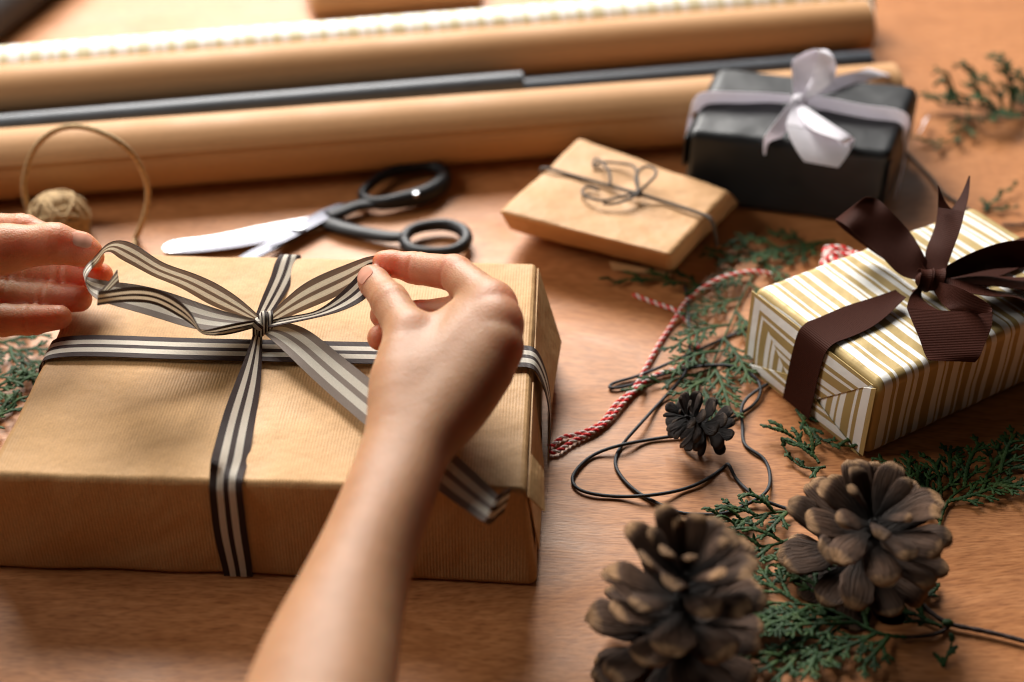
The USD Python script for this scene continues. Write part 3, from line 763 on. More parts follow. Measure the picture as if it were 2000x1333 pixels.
# ------------------------------------------------------------------ rolls of paper
def roll(name, label, cat, p0, p1, r, matname, wall=.0035, group=None, seam=None, uv=False, edge=None):
    p0, p1 = np.array(p0, float), np.array(p1, float)
    ax = unit(p1 - p0); L = np.linalg.norm(p1 - p0)
    t = thing(name, label, cat, group, loc=np.r_[((p0 + p1) / 2)[:2], max(((p0 + p1) / 2)[2] - r, 0)])
    n1 = unit(np.cross(Z3, ax)); n2 = np.cross(ax, n1)
    a = np.linspace(0, 2 * np.pi, 65)
    ring = np.cos(a)[:, None] * n1 + np.sin(a)[:, None] * n2
    def shell(prof, closed=True):
        vs = np.vstack([p0 + ax * s + ring * q for s, q in prof]); m = len(a)
        fs = []
        for i in range(len(prof) - 1):
            for j in range(m - 1):
                fs += [[i * m + j, (i + 1) * m + j, (i + 1) * m + j + 1], [i * m + j, (i + 1) * m + j + 1, i * m + j + 1]]
        return vs, np.array(fs)[:, ::-1]
    prof = [(s, r) for s in np.linspace(.0006, L - .0006, 90)]
    vs, fs = shell(prof)
    sx = (vs - p0) @ ax
    cen = p0 + sx[:, None] * ax
    vs = cen + (vs - cen) * (1 + .022 * (meshkit.fbm(vs * 22, 3, int(abs(p0[1]) * 997)) - .62))[:, None]
    u = None
    if uv:
        u = np.stack([(vs - p0) @ ax, np.zeros(len(vs))], 1)
    part('wrapping_paper', (vs, fs), matname, t, smooth=True, uv=u)
    # wound layers seen at the ends
    for s0, sg in ((0, 1), (L, -1)):
        pr = []
        k = 7
        for i in range(k + 1):
            q = r - wall * i / k
            pr += [(s0 + sg * .0005 * (i % 2), q)]
        pr += [(s0 + sg * .05, r - wall - .0002)]
        e = shell(pr if sg > 0 else pr)
        part('wound_edge', (e[0], e[1] if sg < 0 else e[1][:, ::-1]), edge or matname, t, smooth=True, uv=None if not uv and not edge else np.stack([np.full(len(e[0]), .006), np.zeros(len(e[0]))], 1))
    if seam is not None:
        aa = np.linspace(seam, seam + .5, 9)
        rg_ = (np.cos(aa)[:, None] * n1 + np.sin(aa)[:, None] * n2)
        ss = np.linspace(.002, L - .002, 30)
        P = np.array([[p0 + ax * s + q * (r + .0005 + .0009 * k / 8) for k, q in enumerate(rg_)] for s in ss])
        Qm = P - rg_[None] * .0006
        nI, nJ = P.shape[:2]
        idx = np.arange(nI * nJ).reshape(nI, nJ)
        A, B, C, D = idx[:-1, :-1].ravel(), idx[1:, :-1].ravel(), idx[1:, 1:].ravel(), idx[:-1, 1:].ravel()
        ff = np.vstack([np.stack([A, B, C], 1), np.stack([A, C, D], 1)])
        e1 = np.vstack([np.stack([idx[:-1, -1], idx[1:, -1], idx[1:, -1] + nI * nJ], 1), np.stack([idx[:-1, -1], idx[1:, -1] + nI * nJ, idx[:-1, -1] + nI * nJ], 1)])
        part('paper_edge', (np.vstack([P.reshape(-1, 3), Qm.reshape(-1, 3)]), np.vstack([ff, ff[:, ::-1] + nI * nJ, e1])), matname, t, smooth=30)
    return t


def roll_px(a, b, r, z=None, ext0=0.0):
    z = r if z is None else z
    p0, p1 = at(*a, z), at(*b, z)
    return p0 - unit(p1 - p0) * ext0, p1


p0, p1 = roll_px((0, 322), (1742, 188), .0272, ext0=.25)
roll('paper_roll', 'long kraft paper roll nearest the scissors, its end behind the black gift', 'paper roll', p0, p1, .0272, 'kraft_roll', seam=2.2)
FRONT = (p0, p1)
p0, p1 = roll_px((0, 186), (1690, 52), .0245, ext0=.3)
roll('paper_roll', 'kraft paper roll lying behind the thin grey rolls', 'paper roll', p0, p1, .0245, 'kraft_roll', edge='gold_roll_paper', seam=2.6)
p0, p1 = roll_px((0, 249), (1020, 163), .0100, z=.0305, ext0=.25)
roll('paper_roll', 'thin slate grey paper roll ending halfway along, on top between the kraft rolls', 'paper roll', p0, p1, .0100, 'grey_paper', .002)
p0, p1 = roll_px((0, 262), (1698, 122), .0105, z=.0110, ext0=.25)
roll('paper_roll', 'thin slate grey paper roll reaching further right, low between the kraft rolls', 'paper roll', p0, p1, .0105, 'grey_paper', .002)
p0, p1 = roll_px((0, 143), (1690, 8), .0225, ext0=.3)
roll('paper_roll', 'white paper roll with gold stripes, farthest of the rolls', 'paper roll', p0, p1, .0225, 'gold_roll_paper', uv=True)

# tan packet at the top edge of the picture, dark rolled thing at the top left corner
a, b = at(612, 36, 0), at(948, 12, 0)
ud = unit(b - a); vd = np.array([-ud[1], ud[0], 0])
g4 = thing('kraft_packet', 'tan kraft packet cut off by the top of the picture behind the rolls', 'packet', loc=a)
L4 = np.linalg.norm(b - a)
c8 = [a, a + ud * L4, a + ud * L4 + vd * .11, a + vd * .11]
c8 = c8 + [p + Z3 * .022 for p in c8]
v, f, q = paper_box(c8, [.007, .007, .009], (26, 14, 6), .0014, 11)
part('wrapping_paper', (v, f), 'kraft_plain', g4, smooth=True)
part('side_flap', sheet([c8[0] + Z3 * .003 - ud * .0012, c8[3] + Z3 * .003 - ud * .0012, c8[3] + Z3 * .016 - ud * .004 - vd * .03, c8[0] + Z3 * .016 - ud * .004 + vd * .03], .0008, 6, .001), 'kraft_plain', g4, smooth=30)
p0, p1 = at(-436, 318, .025), at(144, -104, .025)
roll('cloth_roll', 'dark grey rolled cloth cut off by the top left corner of the picture', 'rolled cloth', p0, p1, .025, 'dark_cloth', .006)

# ------------------------------------------------------------------ twine spool and its loop
sp_c = at(124, 462, 0)
sp = thing('twine_spool', 'jute twine spool standing behind the far hand, a loose loop of twine arching over', 'twine spool', loc=sp_c)
prof_z = lambda s: .002 + s * .031
prof_r = lambda s: .0200 * math.sqrt(max(0.06, 1 - (max(0, s - .35) / .66) ** 2.4)) * (1 - .35 * max(0, .25 - s))
path = []
for i, s in enumerate(np.linspace(0, 1, 24 * 22)):
    ang = s * 2 * np.pi * 22
    rr = prof_r(s) + .0006 * math.sin(ang * .37)
    path.append(sp_c + np.array([rr * math.cos(ang), rr * math.sin(ang), prof_z(s)]))
part('twine_winding', tube(path, .00165, 6), 'jute', sp, smooth=True)
core = trimesh.creation.cylinder(1.0, 1.0, sections=32)
cv = np.array(core.vertices); cv[:, :2] *= np.where(cv[:, 2:] > 0, .0040, .0165); cv[:, 2] = np.where(cv[:, 2] > 0, .0320, .0012)
part('spool_core', (cv + sp_c, core.faces), 'jute', sp, smooth=30)
for i in range(14):
    rg_ = np.random.default_rng(300 + i)
    nn_ = unit(rg_.normal(0, 1, 3) * [1, 1, .6]); e_ = unit(np.cross(nn_, [.3, .2, 1])); g_ = np.cross(nn_, e_)
    aa = np.linspace(0, 2 * np.pi, 48)
    Q = (np.cos(aa)[:, None] * e_ + np.sin(aa)[:, None] * g_ + nn_ * rg_.uniform(-.45, .45)) * [.0215, .0215, .0185]
    Q = sp_c + [0, 0, .0172] + Q / np.maximum(np.linalg.norm(Q / [.0215, .0215, .0178], axis=1, keepdims=True), 1e-9) * 1.0
    Q[:, 2] = np.maximum(Q[:, 2], .0018)
    part('twine_winding', tube(Q, .0016, 6), 'jute', sp, smooth=True)
top = trimesh.creation.icosphere(3, 1.0); tv = np.array(top.vertices) * [.0085, .0085, .004] + sp_c + [0, 0, .0325]
part('twine_winding', (tv, top.faces), 'jute', sp, smooth=True)
base_y = at(265, 466, .002)
def loopz(px, py):
    d = ray(px, py); t = (base_y[1] + .012 * math.sin(px * .02) - CAM[1]) / d[1]
    return CAM + d * t
lp = [sp_c + np.array([-.012, -.012, .030])] + [loopz(*p) for p in ((62, 425), (47, 375), (50, 335), (63, 298), (92, 265), (130, 249), (170, 250), (210, 264), (246, 288), (274, 325), (288, 368), (286, 405), (276, 440))] + [at(266, 464, .0022), at(262, 482, .0018), at(250, 520, .0018)]
part('twine_loop', tube(spline(lp, 140), .0022, 7), 'jute', sp, smooth=True)

# ------------------------------------------------------------------ scissors
sc = thing('scissors', 'open scissors with steel blades and black handles beside the front roll', 'scissors', loc=at(620, 440, 0))
from shapely.geometry import Polygon


def plate(px, z, th, bevel=.0006):
    pts = [at(x, y, z)[:2] for x, y in px]
    P = Polygon(pts).buffer(0)
    m = trimesh.creation.extrude_polygon(P, th, engine='earcut')
    m.apply_translation([0, 0, z])
    return m


def curve2(px, n=60):
    return spline(np.array(px, float), n)


tip = curve2([(640, 446), (560, 467), (450, 487), (360, 496), (328, 497), (319, 490), (328, 480), (400, 468), (500, 448), (570, 435), (620, 426), (660, 420)], 80)
part('blade', plate(list(tip) + [(672, 432)], .0030, .0022), 'metal', sc, smooth=False)
edge_ = list(curve2([(334, 494), (360, 494), (450, 485), (560, 465), (620, 450)], 40)) + list(curve2([(620, 441), (560, 455), (450, 476), (370, 487)], 40))
part('ground_edge', plate(edge_, .0052, .0003), 'metal_shaded', sc, smooth=False)
lo = curve2([(455, 522), (440, 528), (462, 511), (530, 474), (580, 444), (610, 425), (650, 407), (672, 404), (676, 410), (660, 425), (610, 452), (560, 478), (490, 515)], 90)
part('blade', plate(list(lo), .0058, .0022), 'metal_shaded', sc, smooth=False)
rd = [(528, 484), (575, 452), (612, 430), (655, 411), (664, 414), (640, 430), (600, 451), (556, 474)]
part('blade', plate(rd, .0081, .0009), 'metal_shaded', sc, smooth=False)
pv = trimesh.creation.cylinder(.0052, .0046, sections=32); pv.apply_translation(at(584, 446, .0085))
part('pivot_screw', pv, 'metal', sc, smooth=30)
def ring_px(px, z, r, flat=.7, n=90, dz=None):
    pts = [at(x, y, z + (dz[i] if dz else 0)) for i, (x, y) in enumerate(px)]
    pts = np.array(pts + pts[:1])
    d = np.r_[0, np.cumsum(np.linalg.norm(np.diff(pts, axis=0), axis=1))]
    cs = CubicSpline(d, pts, bc_type='periodic')
    P = cs(np.linspace(0, d[-1], n))
    rr = np.array(r) if np.ndim(r) else np.full(len(px), r)
    R = np.interp(np.linspace(0, d[-1], n), d, np.r_[rr, rr[0]])
    return tube(P, R, 10, flat)
part('handle', join([ring_px([(709, 386), (722, 362), (755, 340), (805, 327), (850, 327), (868, 341), (860, 361), (830, 380), (780, 392), (735, 397)], .0090, [.0038, .0036, .0036, .0038, .0044, .0054, .0068, .0070, .0060, .0046], 1.1),
                     tube(spline([at(640, 424, .0072), at(672, 412, .0075), at(700, 402, .008), at(735, 398, .009)], 24), np.linspace(.0062, .0054, 24), 10, .6)]), 'black_plastic', sc, smooth=True)
part('handle', join([ring_px([(790, 470), (800, 453), (838, 441), (880, 441), (908, 456), (908, 476), (885, 490), (840, 494), (803, 488)], .0080, [.0044, .0042, .0042, .0046, .0048, .0046, .0042, .0042, .0042], 1.1),
                     tube(spline([at(640, 436, .005), at(672, 447, .0055), at(715, 456, .006), at(765, 463, .0068), at(796, 462, .0078)], 30), np.linspace(.0070, .0056, 30), 10, .6)]), 'black_plastic', sc, smooth=True)
rv = trimesh.creation.cylinder(.0020, .0030, sections=20); rv.apply_translation(at(812, 380, .0165))
part('rivet', rv, 'metal', sc, smooth=30)


# ------------------------------------------------------------------ ropes
def cord(path3, r, n, matname, parent, name='strand', seg=7):
    return part(name, tube(spline(path3, n), r, seg), matname, parent, smooth=True)


def two_ply(path3, r, n, turns_per_m, mats, names, parent):
    P = spline(path3, n)
    t, nn, b = frames(P)
    L = np.r_[0, np.cumsum(np.linalg.norm(np.diff(P, axis=0), axis=1))]
    for k in range(2):
        a = L * turns_per_m * 2 * np.pi + k * np.pi
        off = (np.cos(a)[:, None] * nn + np.sin(a)[:, None] * b) * r * .55
        part(names[k], tube(P + off, r * .62, 6), mats[k], parent, smooth=True)


# ------------------------------------------------------------------ small kraft gift with grey twine
Tt = [at(1310, 500, .038), at(1425, 374, .034), at(1131, 268, .036), at(970, 413, .040)]       # front, right, back, left of the top
g2c = at(1205, 420, 0)
g2 = thing('gift_box', 'small kraft paper gift tied with thin grey twine beside the black gift', 'gift box', loc=g2c)
Bt_ = [at(1312, 532, .0045), at(1447, 398, .002), at(1133, 300, .004), at(990, 452, .012)]
c8 = [Bt_[3], Bt_[0], Bt_[1], Bt_[2], Tt[3], Tt[0], Tt[1], Tt[2]]
v, f, q = paper_box(c8, [.0048, .0048, .0055], (36, 28, 8), .0019, 21, .001, 34)
part('wrapping_paper', (v, f), 'kraft_plain', g2, smooth=True)
part('end_flap', sheet([at(1190, 512, .0055), at(1308, 534, .0040), at(1314, 541, .0015), at(1196, 527, .0030)], .0012, 6, .0005), 'kraft_plain', g2, smooth=30)
nrm2 = unit(np.cross(Tt[1] - Tt[0], Tt[3] - Tt[0])); nrm2 = nrm2 if nrm2[2] > 0 else -nrm2
def on2(px, py, lift=.0016):
    d = ray(px, py); t = ((Tt[0] + Tt[2]) / 2 + nrm2 * lift - CAM) @ nrm2 / (d @ nrm2)
    return CAM + d * t
path = [at(1060, 345, .02), on2(1064, 329, .0012), on2(1100, 338), on2(1150, 352), on2(1200, 366), on2(1245, 378, .004), on2(1290, 392), on2(1340, 408), on2(1382, 424, .0016), on2(1389, 430, .0004), at(1396, 452, .024), at(1400, 480, .006)]
cord(path, .0014, 90, 'cord_grey', g2, 'twine_band')
path = [on2(1247, 378, .005), on2(1215, 384, .006), on2(1180, 392, .004), on2(1150, 386, .003), on2(1137, 376, .002), on2(1146, 366, .002), on2(1170, 372, .0015)]
cord(path, .0011, 60, 'cord_grey', g2, 'bow_loop')
path = [on2(1247, 377, .006), on2(1262, 362, .012), on2(1279, 345, .014), on2(1278, 330, .013), on2(1262, 326, .011), on2(1246, 336, .009), on2(1243, 358, .008), on2(1248, 376, .006)]
cord(path, .0011, 70, 'cord_grey', g2, 'bow_loop')
path = [on2(1247, 376, .006), on2(1245, 350, .008), on2(1235, 324, .006), on2(1200, 318, .004), on2(1172, 318, .004), on2(1160, 326, .0025)]
cord(path, .0011, 60, 'cord_grey', g2, 'twine_end')
path = [on2(1190, 364, .003), on2(1192, 345, .006), on2(1180, 322, .006), on2(1163, 311, .004), on2(1158, 322, .003)]
cord(path, .0011, 50, 'cord_grey', g2, 'twine_end')
path = [on2(1247, 379, .006), on2(1226, 390, .005), on2(1200, 398, .003), on2(1178, 398, .002)]
cord(path, .0011, 40, 'cord_grey', g2, 'twine_end')
kk = trimesh.creation.icosphere(3, .0032); kk.apply_translation(on2(1247, 378, .005)); part('knot', kk, 'cord_grey', g2, smooth=True)

# ------------------------------------------------------------------ black gift with lilac ribbon
HB = .064
tb4 = [at(1342, 256, HB), at(1742, 302, HB), at(1796, 166, HB), at(1402, 130, HB)]
cB = sum(tb4) / 4
g3 = thing('gift_box', 'black paper gift with a pale lilac ribbon bow', 'gift box', loc=cB * [1, 1, 0])
shr = lambda p, k: np.r_[cB[:2] + (p[:2] - cB[:2]) * k, 0.0]
c8 = [shr(p, .985) for p in tb4] + tb4
v, f, q = paper_box(c8, [.007, .007, .007], (34, 26, 12), .0013, 31, .0005, 26)
part('wrapping_paper', (v, f), 'black_paper', g3, smooth=True)
fl = lambda p, k, z: np.r_[cB[:2] + (p[:2] - cB[:2]) * k, z]
part('end_flap', sheet([fl(tb4[0], 1.008, .058), fl(tb4[3], 1.008, .058), fl(tb4[3], 1.02, .012) * .5 + fl(tb4[0], 1.02, .012) * .5, fl(tb4[0], 1.012, .034)], .0008, 6, .001), 'black_paper', g3, smooth=30)
part('end_flap', sheet([fl(tb4[1], 1.008, .056), fl(tb4[2], 1.008, .056), fl(tb4[2], 1.012, .02), fl(tb4[1], 1.012, .02)], .0008, 6, .002), 'black_paper', g3, smooth=30)
LW = .0175
zB = HB + .0016
KB = at(1561, 200, HB + .010)
S = [st(1545, 186, 1546, 200, HB + .007, .010, 1), st(1510, 183, 1510, 202, HB + .0048, .015, 1), st(1460, 181, 1458, 208, HB + .0035, LW, 1), st(1408, 179, 1402, 213, HB + .0028, LW, 1), st(1378, 180, 1370, 218, HB + .0022, LW, 1), st(1362, 186, 1352, 222, HB + .0008, LW, 1), st(1353, 200, 1344, 236, HB - .007, LW, 1), st(1352, 240, 1341, 275, .035, LW, 1), st(1355, 300, 1345, 335, .008, LW, 1)]
ribbon('ribbon_band', S, 'ribbon_lilac', g3, 80)
S = [st(1570, 188, 1571, 204, HB + .008, .010, 1), st(1610, 190, 1606, 216, HB + .006, .0145, 1), st(1660, 200, 1650, 232, HB + .004, LW, 1), st(1710, 208, 1698, 245, HB + .0028, LW, 1), st(1748, 213, 1738, 252, HB + .0020, LW, 1), st(1770, 222, 1758, 262, HB - .001, LW, 1), st(1776, 245, 1766, 290, HB - .012, LW, 1), st(1768, 310, 1757, 350, .030, LW, 1), st(1756, 360, 1746, 395, .006, LW, 1)]
ribbon('ribbon_band', S, 'ribbon_lilac', g3, 80)
S = [st(1566, 180, 1576, 192, HB + .009, .010, 1), st(1600, 160, 1625, 180, HB + .0055, .015, 1), st(1650, 145, 1680, 164, HB + .003, LW, 1), st(1680, 138, 1716, 152, HB + .0022, LW, 1), st(1694, 134, 1732, 146, HB + .0010, LW, 1), st(1700, 140, 1738, 152, HB - .012, LW, 1)]
ribbon('ribbon_band', S, 'ribbon_lilac', g3, 50)
# upright loop
S = [st(1549, 190, 1572, 194, HB + .011, .0105, 1), st(1549, 165, 1578, 168, HB + .020, .0125, 1), st(1546, 135, 1590, 140, HB + .029, LW, 1), st(1551, 116, 1600, 106, HB + .038, LW, 1), st(1572, 103, 1614, 98, HB + .043, LW, 1), st(1592, 97, 1630, 116, HB + .044, LW, -1), st(1596, 110, 1633, 140, HB + .036, LW, -1), st(1590, 140, 1622, 162, HB + .027, LW, -1), st(1576, 170, 1600, 180, HB + .018, .014, -1), st(1562, 188, 1578, 196, HB + .011, .010, -1)]
ribbon('bow_loop', S, 'ribbon_lilac', g3, 100, cup=.0008)
# narrow tail falling over the front edge
S = [st(1552, 192, 1570, 204, HB + .012, .010, 1), st(1532, 214, 1556, 226, HB + .011, .0125, 1), st(1510, 244, 1538, 252, HB + .007, .0145, 1), st(1496, 264, 1522, 270, HB + .003, .0150, 1), st(1492, 276, 1505, 276, HB + .000, .010, 1), st(1492, 303, 1495, 303, HB - .007, .003, 1)]
ribbon('ribbon_tail', S, 'ribbon_lilac', g3, 60)
# drooping front loop: upper strand out, folded, hanging face back
S = [st(1566, 204, 1556, 214, HB + .011, .010, -1), st(1600, 226, 1570, 240, HB + .0125, .0150, -1), st(1640, 252, 1604, 262, HB + .0125, LW, -1), st(1664, 268, 1640, 275, HB + .010, LW, -1), st(1669, 276, 1646, 282, HB + .004, LW, -1)]
ribbon('bow_loop', S, 'ribbon_lilac', g3, 40)
S = [st(1534, 244, 1666, 272, HB + .0085, .031, 1), st(1540, 262, 1666, 284, HB + .006, .0295, 1), st(1550, 284, 1656, 302, HB + .002, .026, 1), st(1562, 304, 1646, 317, HB - .002, .022, 1), st(1571, 316, 1637, 328, HB - .005, .019, 1)]
ribbon('bow_loop', S, 'ribbon_lilac', g3, 50, across=9)
ribbon('bow_loop', [st(1552, 210, 1566, 214, HB + .010, .010, 1), st(1542, 224, 1585, 238, HB + .0095, .016, 1), st(1535, 243, 1600, 256, HB + .0088, .020, 1)], 'ribbon_lilac', g3, 24)
kb = trimesh.creation.icosphere(3, .0062); kb.apply_scale([1.0, 1.0, 1.1]); kb.apply_translation(KB)
part('knot', kb, 'ribbon_lilac', g3, smooth=True, uv=np.stack([kb.vertices[:, 0], kb.vertices[:, 2]], 1))
S = [st(1792, 262, 1800, 256, .018, .012, 1), st(1800, 250, 1808, 238, .012, .014, 1), st(1804, 236, 1814, 226, .006, .014, 1)]
ribbon('ribbon_tail', S, 'ribbon_lilac', g3, 20)

# ------------------------------------------------------------------ gold striped gift with brown ribbon
k = 1.0357
O2 = np.array([.208, .624, 0]) * k
YW2, W2, D2, H2 = .543, .186 * k * 1.0, .113 * k, .0575
U2, V2 = np.array([math.cos(YW2), math.sin(YW2), 0]), np.array([-math.sin(YW2), math.cos(YW2), 0])
b2 = lambda u, v, z: O2 + U2 * u + V2 * v + Z3 * z
g5 = thing('gift_box', 'gold and white striped gift with a dark brown ribbon bow', 'gift box', loc=b2(W2 / 2, D2 / 2, 0))
c8 = [b2(0, 0, 0), b2(W2, 0, 0), b2(W2, D2, 0), b2(0, D2, 0), b2(0, 0, H2), b2(W2, 0, H2), b2(W2, D2, H2), b2(0, D2, H2)]
v, f, q = paper_box(c8, [.0045, .0070, .0070], (56, 26, 14), .0010, 41, .0005, 30)
uu = (v - O2) @ U2 + .0015 * (meshkit.noise(v * 30, 5) - .5)
part('wrapping_paper', (v, f), 'gold_paper', g5, smooth=True, uv=np.stack([uu + .02, uu * 0], 1))


def flap(poly, coord, out, curl=.0012, n=14, label=None):
    vv, ff = sheet(poly, .0006, n, curl, toward=-U2)
    part('end_flap', (vv, ff), 'gold_paper', g5, smooth=True, uv=np.stack([coord(vv), np.zeros(len(vv))], 1))


e0 = lambda v_, z_, o_: b2(-o_, v_, z_)
# side triangles folded in first, then the top flap over them, the bottom flap last
flap([e0(.001, .002, .0015), e0(.001, H2 - .003, .0015), e0(D2 * .47, H2 * .40, .003), e0(D2 * .42, .002, .004)], lambda p: (p - O2) @ V2 + .0205, .001)
flap([e0(D2 - .001, .002, .0015), e0(D2 - .001, H2 - .003, .0015), e0(D2 * .53, H2 * .40, .003), e0(D2 * .58, .002, .004)], lambda p: D2 - (p - O2) @ V2 + .0205, .001)
flap([e0(.004, H2 - .002, .0020), e0(D2 - .001, H2 - .002, .0020), e0(D2 * .62, .019, .0046), e0(D2 * .36, .019, .0052)], lambda p: H2 - p[:, 2] + .0205, .001, .002)
flap([e0(.003, .0015, .0030), e0(D2 - .003, .0015, .0075), e0(D2 * .60, .020, .0060), e0(D2 * .40, .020, .0060)], lambda p: p[:, 2] + .0205, .001)

BW = .0250
zt2 = H2 + .0016
vm = D2 * .47
S = []
for u, z in ((-.0095, .004), (-.0085, .020), (-.0075, .036), (-.0060, .049), (-.0035, H2 - .001), (.002, H2 + .0020), (.009, zt2 + .0004), (.03, zt2 + .001), (.05, zt2 + .003), (.066, zt2 + .006)):
    w = BW / 2 * (1 if u < .035 else (1 - (u - .035) / .05))
    S.append((b2(u, vm + w, z), b2(u, vm - w, z)))
ribbon('ribbon_band', S, 'ribbon_brown', g5, 90, cup=.0005)
S = []
for u, z in ((.084, zt2 + .006), (.10, zt2 + .003), (.125, zt2 + .001), (.16, zt2), (W2 - .008, zt2), (W2 - .001, H2), (W2 + .0015, H2 - .006), (W2 + .002, .004)):
    w = BW / 2 * (1 if u > .12 else .45 + .55 * (u - .084) / .036)
    S.append((b2(u, vm + w, z), b2(u, vm - w, z)))
ribbon('ribbon_band', S, 'ribbon_brown', g5, 70)
KG = at(1814, 548, H2 + .013)
h = lambda d: H2 + d
# big loop up to the left
S = [st(1802, 548, 1822, 534, h(.012), .011, 1), st(1760, 538, 1800, 490, h(.017), .020, 1), st(1720, 500, 1776, 452, h(.023), BW, 1), st(1676, 462, 1735, 408, h(.031), BW, 1), st(1645, 436, 1704, 386, h(.035), BW, 1), st(1631, 430, 1688, 386, h(.0335), BW, -1), st(1640, 442, 1700, 396, h(.027), BW, -1), st(1690, 482, 1745, 438, h(.018), BW, -1), st(1750, 522, 1785, 490, h(.013), .020, -1), st(1800, 550, 1815, 538, h(.010), .011, -1)]
ribbon('bow_loop', S, 'ribbon_brown', g5, 120, across=9)
# upright tail with a V cut
S = [st(1812, 545, 1840, 548, h(.013), .011, -1), st(1807, 500, 1850, 520, h(.020), .016, -1), st(1816, 470, 1862, 486, h(.027), .019, -1), st(1828, 435, 1876, 446, h(.036), .021, -1), st(1832, 405, 1884, 414, h(.043), .0215, -1)]
ribbon('ribbon_tail', S, 'ribbon_brown', g5, 50, across=9)
S = [st(1832, 405.5, 1860, 410, h(.0429), .0100, -1), st(1832, 385, 1845, 392, h(.048), .0048, -1), st(1832, 362, 1834, 363, h(.053), .0008, -1)]
ribbon('ribbon_tail', S, 'ribbon_brown', g5, 16)
S = [st(1858, 409.5, 1884, 414, h(.0429), .0100, -1), st(1875, 385, 1891, 387, h(.048), .0058, -1), st(1892, 344, 1895, 344, h(.056), .0008, -1)]
ribbon('ribbon_tail', S, 'ribbon_brown', g5, 16)
# loop to the right, running out of the frame
S = [st(1826, 536, 1842, 546, h(.012), .010, 1), st(1870, 508, 1890, 536, h(.016), .019, 1), st(1930, 482, 1940, 526, h(.020), BW, 1), st(1985, 470, 2000, 522, h(.023), BW, 1), st(2030, 476, 2050, 520, h(.022), BW, 1), st(2062, 500, 2075, 530, h(.014), BW, 1), st(2030, 535, 2040, 560, h(.008), BW, -1), st(1940, 540, 1950, 560, h(.008), .02, -1), st(1840, 545, 1845, 556, h(.009), .010, -1)]
ribbon('bow_loop', S, 'ribbon_brown', g5, 110, across=9)
# narrow twisted tail to the right
S = [st(1822, 540, 1830, 552, h(.014), .010, -1), st(1860, 545, 1858, 566, h(.015), .014, -1), st(1900, 556, 1900, 574, h(.013), .017, -1), st(1945, 568, 1945, 580, h(.010), .020, -1), st(1985, 575, 1985, 582, h(.008), .022, -1), st(2030, 590, 2026, 606, h(.006), BW, -1), st(2080, 612, 2070, 640, h(.002), BW, -1)]
ribbon('ribbon_tail', S, 'ribbon_brown', g5, 70)
# front loop hanging over the front edge
S = [st(1815, 556, 1834, 552, h(.012), .011, -1), st(1828, 576, 1868, 560, h(.0155), .018, -1), st(1842, 596, 1905, 578, h(.016), .0235, -1), st(1862, 610, 1936, 600, h(.0145), .0245, -1), st(1878, 618, 1938, 610, h(.012), .025, -1)]
ribbon('bow_loop', S, 'ribbon_brown', g5, 50, across=9)
S = [st(1770, 600, 1812, 556, h(.0085), .020, -1), st(1778, 606, 1860, 580, h(.011), BW, -1), st(1800, 611, 1905, 600, h(.012), BW, -1), st(1772, 604, 1938, 612, h(.0130), .046, 1), st(1784, 634, 1936, 640, h(.0105), .044, 1), st(1798, 668, 1924, 672, h(.0065), .038, 1), st(1808, 695, 1912, 699, h(.0030), .032, 1), st(1814, 704, 1904, 708, h(.0015), .029, 1)]
ribbon('bow_loop', S[3:], 'ribbon_brown', g5, 60, across=11)
ribbon('bow_loop', [st(1800, 556, 1812, 552, h(.010), .008, 1), st(1780, 575, 1800, 580, h(.010), .012, 1), st(1771, 603, 1835, 608, h(.0112), .021, 1)], 'ribbon_brown', g5, 30)
kg = trimesh.creation.icosphere(3, 1.0)
kv = np.array(kg.vertices) * [.0085, .0060, .0065]
part('knot', (kv + KG, kg.faces), 'ribbon_brown', g5, smooth=True, uv=np.stack([kv[:, 0], kv[:, 0] * .3 + kv[:, 2]], 1))
for s_ in (-1, 1):
    S = []
    for a in np.linspace(-2.2, 2.2, 12):
        c = KG + RT * (.0035 * s_ + .002 * math.sin(a)) + (UP * math.sin(a) - FW * math.cos(a)) * .0075
        S.append((c - RT * .0042, c + RT * .0042))
    ribbon('knot', S, 'ribbon_brown', g5, 30, cup=.001)


